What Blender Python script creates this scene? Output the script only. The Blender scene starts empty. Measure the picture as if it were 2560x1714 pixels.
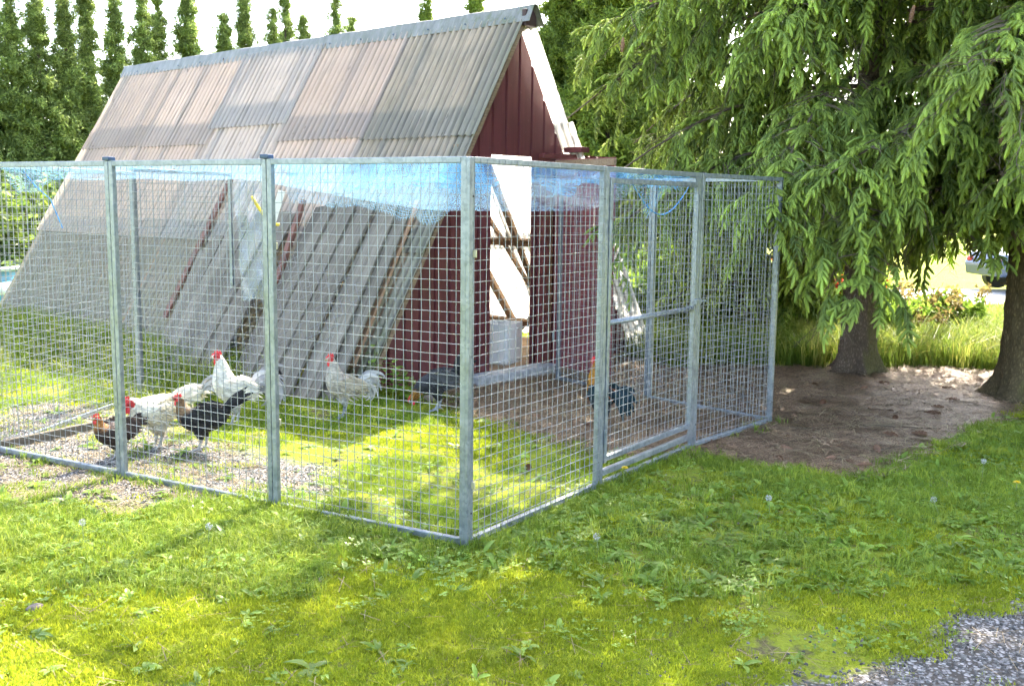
import bpy, bmesh, math, random
import numpy as np
from mathutils import Vector, Matrix, Euler

random.seed(7)
rng = np.random.default_rng(11)
S = bpy.context.scene
C = S.collection

# ------------------------------------------------------------------ camera
CAM_H, TILT, ROLL, LENS = 1.637, 0.13767, 0.01225, 35.75
cam_d = bpy.data.cameras.new('camera'); cam = bpy.data.objects.new('camera', cam_d); C.objects.link(cam)
cam_d.sensor_width = 36; cam_d.lens = LENS; cam_d.clip_start = 0.05; cam_d.clip_end = 2000
fw = Vector((0, math.cos(TILT), -math.sin(TILT))); rt = Vector((1, 0, 0)); up = rt.cross(fw)
r_ = rt * math.cos(ROLL) + up * math.sin(ROLL); u_ = -rt * math.sin(ROLL) + up * math.cos(ROLL)
m = Matrix.Identity(4)
for i in range(3):
    m[i][0], m[i][1], m[i][2] = r_[i], u_[i], -fw[i]
m[2][3] = CAM_H
cam.matrix_world = m
S.camera = cam

# ------------------------------------------------------------------ sky and sun
SUN_DIR = Vector((0.282, 0.624, 0.729)).normalized()
ELEV = math.asin(SUN_DIR.z); AZ = math.atan2(SUN_DIR.x, SUN_DIR.y)
world = bpy.data.worlds.new('World'); S.world = world; world.use_nodes = True
wn = world.node_tree.nodes; wl = world.node_tree.links
sky = wn.new('ShaderNodeTexSky'); sky.sky_type = 'NISHITA'; sky.sun_disc = False
sky.sun_elevation = ELEV; sky.sun_rotation = AZ
sky.air_density = 0.8; sky.dust_density = 2.0; sky.ozone_density = 0.4
wl.new(sky.outputs[0], wn['Background'].inputs[0]); wn['Background'].inputs[1].default_value = 0.15
sun_d = bpy.data.lights.new('sun', 'SUN'); sun_d.energy = 3.0; sun_d.angle = math.radians(0.53); sun_d.color = (1.0, 0.95, 0.86)
sun = bpy.data.objects.new('sun', sun_d); C.objects.link(sun)
sun.rotation_euler = SUN_DIR.to_track_quat('Z', 'Y').to_euler(); sun.location = (6, 14, 16)
S.view_settings.view_transform = 'Standard'; S.view_settings.look = 'None'
S.view_settings.gamma = 1.0; S.view_settings.exposure = 3.1
try:
    S.view_settings.use_white_balance = True; S.view_settings.white_balance_temperature = 7200
except Exception:
    pass
try:
    S.cycles.max_bounces = 5; S.cycles.transparent_max_bounces = 12; S.cycles.transmission_bounces = 4
    S.cycles.diffuse_bounces = 3; S.cycles.glossy_bounces = 2; S.cycles.adaptive_threshold = 0.05; S.cycles.adaptive_min_samples = 16
    S.cycles.sample_clamp_indirect = 6.0
except Exception:
    pass

# ------------------------------------------------------------------ helpers
def tag(o, label=None, cat=None, group=None, kind=None):
    if label: o['label'] = label
    if cat: o['category'] = cat
    if group: o['group'] = group
    if kind: o['kind'] = kind
    return o

def empty(name, loc=(0, 0, 0), rz=0.0):
    o = bpy.data.objects.new(name, None); C.objects.link(o)
    o.location = loc; o.rotation_euler = (0, 0, rz); o.empty_display_size = 0.1
    return o

def link(name, me, parent=None, loc=(0, 0, 0), rot=(0, 0, 0), scl=(1, 1, 1)):
    o = bpy.data.objects.new(name, me); C.objects.link(o)
    o.location = loc; o.rotation_euler = rot; o.scale = scl
    if parent: o.parent = parent
    return o

def children_of(o):
    return [c for c in bpy.data.objects if c.parent == o]

def copy_tree(o, parent=None):
    c = o.copy(); C.objects.link(c)
    if parent: c.parent = parent
    for ch in o.children:
        copy_tree(ch, c)
    return c

class MB:
    """collects geometry; build() makes one mesh object"""
    def __init__(s): s.v = []; s.f = []; s.col = []
    def add(s, vs, fs, col=None):
        o = len(s.v); s.v += [tuple(p) for p in vs]; s.f += [tuple(i + o for i in f) for f in fs]
        s.col += [col if col is not None else (1, 1, 1)] * len(vs)
    def obox(s, c, ax, ay, az, hx, hy, hz):
        c = Vector(c); vs = []
        for sx in (-1, 1):
            for sy in (-1, 1):
                for sz in (-1, 1):
                    vs.append(c + ax * hx * sx + ay * hy * sy + az * hz * sz)
        s.add(vs, [(0, 1, 3, 2), (4, 6, 7, 5), (0, 4, 5, 1), (2, 3, 7, 6), (0, 2, 6, 4), (1, 5, 7, 3)])
    def box(s, lo, hi):
        lo, hi = Vector(lo), Vector(hi)
        s.obox((lo + hi) / 2, Vector((1, 0, 0)), Vector((0, 1, 0)), Vector((0, 0, 1)), *((hi - lo) / 2))
    def bar(s, a, b, w, d, side=Vector((0, 0, 1))):
        """rectangular bar from a to b; w across 'side' cross axis, d along side"""
        a, b = Vector(a), Vector(b); ax = (b - a); L = ax.length; ax.normalize()
        ay = side.cross(ax)
        if ay.length < 1e-4: ay = Vector((1, 0, 0)).cross(ax)
        ay.normalize(); az = ax.cross(ay)
        s.obox((a + b) / 2, ax, ay, az, L / 2, w / 2, d / 2)
    def tube(s, pts, rad, n=8, cap=True, col=None):
        pts = [Vector(p) for p in pts]
        if not hasattr(rad, '__len__'): rad = [rad] * len(pts)
        vs = []; fs = []; prev = None
        for i, p in enumerate(pts):
            t = (pts[min(i + 1, len(pts) - 1)] - pts[max(i - 1, 0)]).normalized()
            if prev is None:
                a = t.orthogonal().normalized()
            else:
                a = (prev - t * prev.dot(t)).normalized()
            prev = a; b = t.cross(a)
            for k in range(n):
                q = 2 * math.pi * k / n
                vs.append(p + (a * math.cos(q) + b * math.sin(q)) * rad[i])
        for i in range(len(pts) - 1):
            for k in range(n):
                k2 = (k + 1) % n
                fs.append((i * n + k, i * n + k2, (i + 1) * n + k2, (i + 1) * n + k))
        if cap:
            fs.append(tuple(range(n - 1, -1, -1))); o = (len(pts) - 1) * n; fs.append(tuple(o + k for k in range(n)))
        s.add(vs, fs, col)
    def ell(s, c, rx, ry, rz, nu=12, nv=8, col=None, rot=None):
        vs = []; fs = []
        for j in range(nv + 1):
            ph = math.pi * j / nv
            for i in range(nu):
                q = 2 * math.pi * i / nu
                p = Vector((rx * math.sin(ph) * math.cos(q), ry * math.sin(ph) * math.sin(q), rz * math.cos(ph)))
                if rot: p = rot @ p
                vs.append(Vector(c) + p)
        for j in range(nv):
            for i in range(nu):
                i2 = (i + 1) % nu
                fs.append((j * nu + i, (j + 1) * nu + i, (j + 1) * nu + i2, j * nu + i2))
        s.add(vs, fs, col)
    def mesh(s, name, mat=None, smooth=False, color=False):
        me = bpy.data.meshes.new(name); me.from_pydata(s.v, [], s.f); me.validate(); me.update()
        if mat: me.materials.append(mat)
        if smooth: me.polygons.foreach_set('use_smooth', [True] * len(me.polygons))
        if color:
            at = me.color_attributes.new('tint', 'FLOAT_COLOR', 'POINT')
            at.data.foreach_set('color', np.array([list(c) + [1] for c in s.col], dtype=np.float32).ravel())
        return me
    def build(s, name, mat=None, parent=None, smooth=False, color=False, bevel=0.0, **kw):
        me = s.mesh(name, mat, smooth, color)
        o = link(name, me, parent, **kw)
        if bevel:
            b = o.modifiers.new('bevel', 'BEVEL'); b.width = bevel; b.segments = 2; b.limit_method = 'ANGLE'
        return o

# ------------------------------------------------------------------ materials
class NT:
    def __init__(s, name):
        s.m = bpy.data.materials.new(name); s.m.use_nodes = True; s.t = s.m.node_tree; s.n = s.t.nodes; s.l = s.t.links
        s.p = s.n['Principled BSDF']; s.out = s.n['Material Output']
        s._tc = None
    def new(s, typ, **kw):
        n = s.n.new(typ)
        for k, v in kw.items():
            if k == 'ins':
                for a, b in v.items(): s.set(n.inputs[a], b)
            else: setattr(n, k, v)
        return n
    def set(s, sock, v):
        if isinstance(v, bpy.types.NodeSocket): s.l.new(v, sock)
        elif isinstance(v, (tuple, list)) and len(v) == 3 and sock.type == 'RGBA': sock.default_value = (*v, 1)
        else: sock.default_value = v
    def co(s, which='Object', scale=(1, 1, 1), rot=(0, 0, 0)):
        if s._tc is None: s._tc = s.new('ShaderNodeTexCoord')
        mp = s.new('ShaderNodeMapping'); s.l.new(s._tc.outputs[which], mp.inputs[0])
        mp.inputs['Scale'].default_value = scale; mp.inputs['Rotation'].default_value = rot
        return mp.outputs[0]
    def pos(s):
        return s.new('ShaderNodeNewGeometry').outputs['Position']
    def noise(s, co, scale, detail=4, rough=.55, dist=0.0):
        n = s.new('ShaderNodeTexNoise', ins={'Scale': scale, 'Detail': detail, 'Roughness': rough, 'Distortion': dist})
        if co is not None: s.l.new(co, n.inputs['Vector'])
        return n.outputs['Fac']
    def vor(s, co, scale, feature='F1', out='Distance', rnd=1.0):
        n = s.new('ShaderNodeTexVoronoi', feature=feature); n.inputs['Scale'].default_value = scale; n.inputs['Randomness'].default_value = rnd
        if co is not None: s.l.new(co, n.inputs['Vector'])
        return n.outputs[out]
    def ramp(s, fac, stops):
        n = s.new('ShaderNodeValToRGB'); s.l.new(fac, n.inputs[0]); e = n.color_ramp.elements
        while len(e) < len(stops): e.new(0.5)
        for q, (p, c) in zip(e, stops):
            q.position = p; q.color = (*c, 1) if len(c) == 3 else c
        return n.outputs[0]
    def step(s, fac, a, b):
        n = s.new('ShaderNodeMapRange', ins={'Value': fac, 'From Min': a, 'From Max': b, 'To Min': 0.0, 'To Max': 1.0}); return n.outputs[0]
    def math(s, op, a, b=0.0):
        n = s.new('ShaderNodeMath', operation=op); s.set(n.inputs[0], a); s.set(n.inputs[1], b); return n.outputs[0]
    def mix(s, fac, a, b, mode='MIX'):
        n = s.new('ShaderNodeMix', data_type='RGBA', blend_type=mode)
        s.set(n.inputs[0], fac); s.set(n.inputs[6], a); s.set(n.inputs[7], b); return n.outputs[2]
    def attr(s, name, out='Color'):
        return s.new('ShaderNodeAttribute', attribute_name=name).outputs[out]
    def rand(s):
        return s.new('ShaderNodeObjectInfo').outputs['Random']
    def bump(s, h, strength=.4, dist=.01):
        n = s.new('ShaderNodeBump', ins={'Height': h, 'Strength': strength, 'Distance': dist}); s.l.new(n.outputs[0], s.p.inputs['Normal']); return n.outputs[0]
    def fin(s, col=None, rough=.7, metal=0.0, spec=.4):
        if col is not None: s.set(s.p.inputs['Base Color'], col)
        s.set(s.p.inputs['Roughness'], rough); s.set(s.p.inputs['Metallic'], metal); s.p.inputs['Specular IOR Level'].default_value = spec
        return s.m
    def leafy(s, col, trans=.45, rough=.5, spec=.3, tcol=None):
        """principled + translucent mix for thin leaves"""
        s.fin(col, rough, 0, spec)
        tr = s.new('ShaderNodeBsdfTranslucent'); s.set(tr.inputs[0], tcol if tcol is not None else col)
        mx = s.new('ShaderNodeMixShader'); mx.inputs[0].default_value = trans
        s.l.new(s.p.outputs[0], mx.inputs[1]); s.l.new(tr.outputs[0], mx.inputs[2]); s.l.new(mx.outputs[0], s.out.inputs[0])
        return s.m

def hsvmix(n, col, rnd, amt=.15):
    h = n.new('ShaderNodeHueSaturation'); n.set(h.inputs['Color'], col)
    n.set(h.inputs['Value'], n.math('ADD', n.math('MULTIPLY', rnd, 2 * amt), 1 - amt))
    return h.outputs[0]

# galvanised steel
def mat_galv():
    n = NT('galvanised_steel'); co = n.co('Object')
    a = n.noise(co, 14, 5, .6); v = n.vor(co, 55, out='Color')
    bw = n.new('ShaderNodeRGBToBW'); n.l.new(v, bw.inputs[0])
    f = n.math('ADD', n.math('MULTIPLY', a, .7), n.math('MULTIPLY', bw.outputs[0], .3))
    col = n.ramp(f, [(.25, (.14, .165, .19)), (.5, (.22, .25, .275)), (.75, (.31, .335, .355))])
    n.bump(a, .12, .002)
    return n.fin(col, n.ramp(a, [(.3, (.28,) * 3), (.7, (.48,) * 3)]), .55, .5)
GALV = mat_galv()
def mat_wire():
    n = NT('galvanised_wire'); a = n.noise(n.co('Object'), 9, 4)
    return n.fin(n.ramp(a, [(.3, (.19, .205, .22)), (.7, (.31, .325, .34))]), .45, .4, .5)
WIRE = mat_wire()
def simple(name, col, rough=.6, metal=0, var=.25, scale=12, bumpv=.15, spec=.4):
    n = NT(name); co = n.co('Object'); a = n.noise(co, scale, 5, .6)
    lo = tuple(c * (1 - var) for c in col); hi = tuple(min(1, c * (1 + var)) for c in col)
    n.bump(n.noise(co, scale * 4, 4), bumpv, .004)
    return n.fin(n.ramp(a, [(.3, lo), (.7, hi)]), rough, metal, spec)
BRASS = simple('yellowed_clamp', (.45, .42, .28), .5, .5)
CAPM = simple('blue_black_cap', (.03, .06, .12), .4)
DKTRIM = simple('dark_brown_trim', (.05, .025, .025), .6)
REDTRIM = simple('dark_red_trim', (.14, .035, .035), .5)
WHITEM = simple('white_plastic', (.75, .75, .74), .5, 0, .06)
CONCRETE = simple('concrete', (.34, .34, .33), .9, 0, .3, 18, .5)
BLACKM = simple('black_rubber', (.02, .02, .022), .6)

def mat_wood(name, lo, mid, hi, knots=True):
    n = NT(name); co = n.co('Object', (1, 1, 1)); g = n.co('Object', (2.2, 60, 60))
    grain = n.noise(g, 1.0, 6, .65, .6); big = n.noise(co, 2.3, 3); rnd = n.rand()
    f = n.math('ADD', n.math('MULTIPLY', grain, .65), n.math('MULTIPLY', big, .35))
    col = n.ramp(f, [(.3, lo), (.5, mid), (.72, hi)])
    st = n.step(n.noise(n.co('Object', (1.2, 9, 9)), 1.5, 4, .6), .62, .78)
    col = n.mix(n.math('MULTIPLY', st, .55), col, tuple(c * .45 for c in lo))
    col = hsvmix(n, col, rnd, .28)
    n.bump(grain, .35, .004)
    return n.fin(col, .85, 0, .2)
PLANK = mat_wood('weathered_plank', (.06, .052, .04), (.14, .122, .096), (.23, .204, .164))
PLANKW = mat_wood('brown_timber', (.14, .085, .05), (.27, .18, .115), (.40, .29, .2))
PLANKO = mat_wood('orange_batten', (.22, .12, .07), (.36, .21, .13), (.48, .32, .22))

def mat_roof(name, base_lo, base_hi, trans, dirt_shade, pinky=0.0):
    n = NT(name); co = n.co('Object')   # object coords: x down-slope, y along ridge
    rnd = n.rand()
    streak = n.noise(n.co('Object', (.8, 26, 1)), 1.0, 6, .65)
    fine = n.noise(n.co('Object', (5, 60, 1)), 1.0, 5, .6)
    big = n.noise(co, 1.1, 3)
    col = n.ramp(n.math('ADD', n.math('MULTIPLY', streak, .5), n.math('MULTIPLY', big, .5)), [(.32, base_lo), (.68, base_hi)])
    d = n.math('MULTIPLY', n.step(n.math('ADD', n.math('MULTIPLY', streak, .55), n.math('MULTIPLY', fine, .45)), .60 - dirt_shade, .80 - dirt_shade), .75)
    col = n.mix(d, col, (.15, .145, .11))
    sp = n.step(n.noise(n.co('Object', (9, 26, 9)), 1.0, 3), .68, .75)
    col = n.mix(n.math('MULTIPLY', sp, .6), col, (.10, .085, .07))
    # lichen near the gable edge and towards the eaves
    gy = n.attr('lichen', 'Fac')
    lic = n.math('MULTIPLY', gy, n.step(n.noise(co, 3.5, 5, .7), .30, .60))
    col = n.mix(n.math('MULTIPLY', lic, .55), col, n.ramp(fine, [(.3, (.15, .16, .085)), (.7, (.30, .31, .21))]))
    va = n.step(n.math('ADD', n.attr('valley', 'Fac'), n.math('MULTIPLY', n.math('SUBTRACT', streak, .5), 1.5)), .45, 1.05)  # valleys darkened in the colour: grime plus painted shading of the corrugation
    col = n.mix(n.math('MULTIPLY', va, .74 + dirt_shade), col, (.12, .108, .09))
    col = hsvmix(n, col, rnd, .08)
    n.bump(fine, .2, .003)
    return n.leafy(col, trans, .55, .35)
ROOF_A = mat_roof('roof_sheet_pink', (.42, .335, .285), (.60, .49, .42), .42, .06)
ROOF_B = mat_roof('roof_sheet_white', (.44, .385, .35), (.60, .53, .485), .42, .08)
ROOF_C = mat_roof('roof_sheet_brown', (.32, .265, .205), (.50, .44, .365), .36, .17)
ROOF_D = mat_roof('roof_sheet_dull', (.20, .17, .135), (.32, .28, .235), .34, .16)
ROOF_R = mat_roof('roof_sheet_far', (.74, .73, .71), (.86, .85, .83), .55, -.12)

def mat_red():
    n = NT('dark_red_sheet'); co = n.co('Object')
    a = n.noise(co, 2.2, 5, .6); b = n.noise(n.co('Object', (30, 30, 1.5)), 1, 4)
    col = n.ramp(n.math('ADD', n.math('MULTIPLY', a, .6), n.math('MULTIPLY', b, .4)), [(.3, (.082, .018, .021)), (.7, (.14, .034, .037))])
    dust = n.step(n.noise(co, 30, 4, .7), .64, .74)
    col = n.mix(n.math('MULTIPLY', dust, .25), col, (.30, .2, .18))
    n.bump(a, .05, .004)
    return n.fin(col, .42, 0, .45)
RED = mat_red()
RIDGE = simple('ridge_metal', (.34, .35, .33), .45, .35, .3, 5, .1)
def mat_ridge():
    n = NT('ridge_cap_metal'); co = n.co('Object'); a = n.noise(n.co('Object', (3, 9, 3)), 1.4, 5, .6)
    col = n.ramp(a, [(.3, (.14, .138, .12)), (.55, (.215, .205, .185)), (.75, (.28, .265, .245))])
    mo = n.math('MULTIPLY', n.attr('lichen', 'Fac'), n.step(n.noise(n.co('Object', (8, 14, 8)), 1.0, 5, .7), .45, .62))
    col = n.mix(n.math('MULTIPLY', mo, .7), col, (.10, .12, .045))
    return n.fin(col, .5, .25, .4)
RIDGE = mat_ridge()

def mat_bark(name, lo, hi, moss):
    n = NT(name); co = n.co('Object')
    v = n.vor(n.co('Object', (1, 1, .40)), 48, 'DISTANCE_TO_EDGE'); a = n.noise(co, 9, 6, .65); b = n.noise(co, 60, 4)
    f = n.math('ADD', n.math('MULTIPLY', n.step(v, 0, .35), .28), n.math('MULTIPLY', a, .72))
    col = n.ramp(f, [(.2, tuple(c * .55 for c in lo)), (.5, lo), (.8, hi)])
    nm = n.new('ShaderNodeNewGeometry').outputs['Normal']
    sx = n.new('ShaderNodeSeparateXYZ'); n.l.new(nm, sx.inputs[0])
    mo = n.math('MULTIPLY', n.step(n.math('ADD', n.math('MULTIPLY', sx.outputs[0], .5), n.noise(co, 4, 5, .6)), .42, .75), moss)
    col = n.mix(mo, col, n.ramp(b, [(.3, (.05, .052, .015)), (.7, (.115, .11, .034))]))
    n.bump(n.math('ADD', f, n.math('MULTIPLY', b, .3)), .9, .02)
    return n.fin(col, .95, 0, .15)
BARK = mat_bark('spruce_bark', (.105, .076, .054), (.21, .158, .118), .7)
BARKM = mat_bark('mossy_spruce_bark', (.10, .075, .04), (.19, .15, .08), 1.0)
TWIG = simple('twig_bark', (.10, .075, .05), .9, 0, .35, 25, .3)

def mat_leaf(name, lo, hi, trans=.45, amt=.22, yellow=None, big=0.0, spec=.3, rough=.5):
    n = NT(name); t = n.attr('tint', 'Fac')
    col = n.mix(t, lo, hi)
    if yellow: col = n.mix(n.step(n.rand(), .55, 1.0), col, yellow)
    col = hsvmix(n, col, n.rand(), amt)
    if big:
        bn = n.noise(n.pos(), big, 3)
        h = n.new('ShaderNodeHueSaturation'); n.set(h.inputs['Color'], col); n.set(h.inputs['Value'], n.math('ADD', n.math('MULTIPLY', bn, .9), .55)); col = h.outputs[0]
    return n.leafy(col, trans, rough, spec)
SPRUCE = mat_leaf('spruce_needles', (.10, .16, .04), (.55, .69, .14), .47, .28, None, .9)
THUJA = mat_leaf('thuja_scales', (.07, .12, .02), (.28, .38, .06), .45, .25, None, .8)
CYPR = mat_leaf('cypress_scales', (.08, .13, .04), (.34, .43, .11), .45, .3, None, .7)
GRASS = mat_leaf('grass_blades', (.12, .195, .02), (.27, .38, .045), .5, .22, (.33, .38, .055), 1.3)
MOSS = mat_leaf('moss_blades', (.19, .245, .016), (.37, .44, .030), .5, .2, (.42, .44, .035), 1.6)
TALL = mat_leaf('tall_grass', (.09, .15, .02), (.24, .33, .05), .55, .22, (.30, .30, .07), .8)
WEED = mat_leaf('weed_leaves', (.11, .20, .025), (.26, .39, .06), .45, .24, None, 1.5, .4, .45)
HEDGE = mat_leaf('hedge_leaves', (.055, .10, .02), (.24, .33, .06), .5, .25, None, .8)
DRYG = mat_leaf('dry_straw', (.22, .16, .09), (.46, .37, .22), .3, .25)
NEEDLE = mat_leaf('fallen_needles', (.10, .058, .034), (.36, .235, .14), .1, .3)
REDLEAF = mat_leaf('reddish_leaves', (.17, .13, .045), (.25, .20, .07), .5, .25)

def mat_ground():
    n = NT('yard_ground'); co = n.pos()
    li, gr, mo = n.attr('litter', 'Fac'), n.attr('gravel', 'Fac'), n.attr('moss', 'Fac')
    a = n.noise(co, 1.7, 6, .6); b = n.noise(co, 16, 6, .65); c = n.noise(co, 90, 4, .6)
    soil = n.ramp(n.math('ADD', n.math('MULTIPLY', b, .6), n.math('MULTIPLY', c, .4)), [(.3, (.055, .042, .028)), (.5, (.12, .095, .06)), (.7, (.20, .165, .11))])
    grn = n.ramp(n.math('ADD', n.math('MULTIPLY', b, .5), n.math('MULTIPLY', c, .5)), [(.3, (.085, .11, .012)), (.5, (.185, .225, .02)), (.72, (.28, .32, .03))])
    patch = n.step(n.math('ADD', n.math('MULTIPLY', a, .5), n.math('MULTIPLY', b, .5)), .36, .48)
    col = n.mix(n.math('MULTIPLY', patch, mo), soil, grn)
    lit = n.ramp(n.math('ADD', n.math('MULTIPLY', b, .5), n.math('MULTIPLY', c, .5)), [(.28, (.05, .032, .02)), (.5, (.165, .112, .074)), (.7, (.32, .23, .15))])
    lf = n.step(n.math('ADD', li, n.math('MULTIPLY', n.math('SUBTRACT', b, .5), .7)), .4, .6)
    col = n.mix(lf, col, lit)
    vs = n.vor(co, 62, out='Color'); bw = n.new('ShaderNodeRGBToBW'); n.l.new(vs, bw.inputs[0]); vd = n.vor(co, 62)
    gcol = n.ramp(bw.outputs[0], [(.2, (.13, .125, .12)), (.5, (.26, .25, .24)), (.8, (.42, .40, .38))])
    gcol = n.mix(n.step(vd, .35, .6), gcol, (.08, .07, .06))
    gf = n.step(n.math('ADD', gr, n.math('MULTIPLY', n.math('SUBTRACT', a, .5), 1.1)), .4, .62)
    col = n.mix(gf, col, gcol)
    n.bump(n.math('ADD', b, n.math('MULTIPLY', c, .6)), .8, .03)
    return n.fin(col, .95, 0, .15)

# ------------------------------------------------------------------ masks of the yard (metres)
LITTER = [(-0.66, 8.75), (-0.08, 7.55), (0.35, 7.1), (0.59, 6.7), (0.89, 6.5), (1.37, 6.64), (1.58, 6.27), (2.15, 6.15), (2.76, 6.7), (3.55, 7.61), (4.47, 8.45), (5.4, 8.8), (5.4, 10.1), (4.09, 10.15), (2.9, 10.12), (2.2, 10.3), (1.6, 9.9), (1.3, 11.0), (0.28, 9.89)]
GCORNER = [(0.50, 3.12), (0.86, 3.30), (1.18, 3.40), (1.36, 3.50), (1.50, 3.60), (1.60, 3.71), (1.74, 3.90), (1.87, 4.0), (2.13, 4.08), (2.6, 4.1), (3.5, 4.2), (3.5, 1.5), (0.2, 1.5)]
GPEN = [(-4.05, 6.8), (-4.06, 7.92), (-3.5, 8.12), (-2.86, 7.53), (-2.41, 7.08), (-1.79, 6.58), (-1.12, 6.19), (-0.9, 5.75), (-1.12, 5.34), (-1.67, 5.32), (-2.1, 5.12), (-2.88, 5.58), (-3.42, 5.72)]
WEEDS = [(-1.52, 5.56), (-0.9, 4.75), (-0.32, 4.4), (0.41, 4.42), (1.03, 4.08), (1.76, 4.25), (2.36, 4.34), (3.6, 4.6), (4.6, 7.9), (3.6, 7.5), (2.5, 6.4), (1.99, 6.0), (1.45, 6.3), (0.52, 5.73), (-0.21, 4.61), (-0.8, 5.0)]

def poly_sd(px, py, poly):
    """signed distance, positive inside"""
    d = np.full(px.shape, 1e9); inside = np.zeros(px.shape, bool); n = len(poly)
    for i in range(n):
        x0, y0 = poly[i]; x1, y1 = poly[(i + 1) % n]; ex, ey = x1 - x0, y1 - y0
        t = np.clip(((px - x0) * ex + (py - y0) * ey) / (ex * ex + ey * ey), 0, 1)
        d = np.minimum(d, np.hypot(px - x0 - t * ex, py - y0 - t * ey))
        c = ((y0 > py) != (y1 > py)) & (px < (x1 - x0) * (py - y0) / (y1 - y0 + 1e-12) + x0)
        inside ^= c
    return np.where(inside, d, -d)
def sm(d, w): return np.clip(.5 + d / (2 * w), 0, 1)

_g = rng.random((64, 64))
def vnoise(x, y, s):
    x = np.asarray(x) * s; y = np.asarray(y) * s
    i = np.floor(x).astype(int); j = np.floor(y).astype(int); fx = x - i; fy = y - j
    fx = fx * fx * (3 - 2 * fx); fy = fy * fy * (3 - 2 * fy); G = lambda a, b: _g[a % 64, b % 64]
    return (G(i, j) * (1 - fx) + G(i + 1, j) * fx) * (1 - fy) + (G(i, j + 1) * (1 - fx) + G(i + 1, j + 1) * fx) * fy
def fbm(x, y, s): return .5 * vnoise(x, y, s) + .3 * vnoise(x + 9, y + 5, s * 2.1) + .2 * vnoise(x + 3, y + 17, s * 4.7)

# coop frame: local X across the gable, local Y back along the ridge
CO = Vector((0.104, 9.517, 0)); CTH = 0.8568
CG = Vector((math.cos(CTH), math.sin(CTH), 0)); CR = Vector((-math.sin(CTH), math.cos(CTH), 0))
def cw(x, y, z): return CO + CG * x + CR * y + Vector((0, 0, z))
HR, KS = 3.31, 0.6104

def ground_z(x, y):
    x = np.asarray(x, float); y = np.asarray(y, float)
    z = (fbm(x, y, .7) - .5) * .05 + (fbm(x + 40, y, 3.0) - .5) * .018
    near = np.clip((np.hypot(x, y - 5) - 40) / 60, 0, 1)
    lx = (x - CO.x) * CG.x + (y - CO.y) * CG.y; ly = (x - CO.x) * CR.x + (y - CO.y) * CR.y
    bank = np.clip((lx + 3.1) / 1.0, 0, 1) * np.clip((ly + .6) / .8, 0, 1) * np.clip((8 - ly) / 2, 0, 1) * np.clip((-lx - .6) / .8, 0, 1)
    z = z + .09 * bank * bank * (3 - 2 * bank)
    z = z - .35 * np.clip((y - 13.5) / 6, 0, 1) * np.clip((x - 1) / 4, 0, 1)
    # flat along the pen frame feet
    return z * np.clip(1 - near, 0, 1)

def build_ground():
    def axis(segs):
        out = []
        for a, b, st in segs: out += list(np.arange(a, b, st))
        return np.array(out)
    xs = axis([(-400, -60, 40), (-60, -12, 4), (-12, -4.5, .35), (-4.5, 5.5, .055), (5.5, 14, .35), (14, 60, 4), (60, 401, 40)])
    ys = axis([(-60, -4, 7), (-4, 2.4, .4), (2.4, 10.6, .055), (10.6, 26, .4), (26, 80, 4), (80, 800, 60)])
    X, Y = np.meshgrid(xs, ys, indexing='xy'); Z = ground_z(X, Y)
    nx, ny = len(xs), len(ys)
    v = np.stack([X.ravel(), Y.ravel(), Z.ravel()], 1)
    idx = np.arange(nx * ny).reshape(ny, nx)
    f = np.stack([idx[:-1, :-1].ravel(), idx[:-1, 1:].ravel(), idx[1:, 1:].ravel(), idx[1:, :-1].ravel()], 1)
    me = bpy.data.meshes.new('ground'); me.vertices.add(len(v)); me.vertices.foreach_set('co', v.ravel())
    me.loops.add(f.size); me.loops.foreach_set('vertex_index', f.ravel()); me.polygons.add(len(f))
    me.polygons.foreach_set('loop_start', np.arange(0, f.size, 4)); me.polygons.foreach_set('use_smooth', [True] * len(f))
    me.update(); me.validate()
    px, py = v[:, 0], v[:, 1]
    for nm, val in (('litter', sm(poly_sd(px, py, LITTER), .12)), ('gravel', np.maximum(sm(poly_sd(px, py, GCORNER), .12), .85 * sm(poly_sd(px, py, GPEN), .3))), ('moss', np.ones(len(px)))):
        a = me.attributes.new(nm, 'FLOAT', 'POINT'); a.data.foreach_set('value', val.astype(np.float32))
    me.materials.append(mat_ground())
    return tag(link('ground', me), 'mossy yard ground with gravel and brown needle litter', None, None, 'structure')
build_ground()

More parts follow.
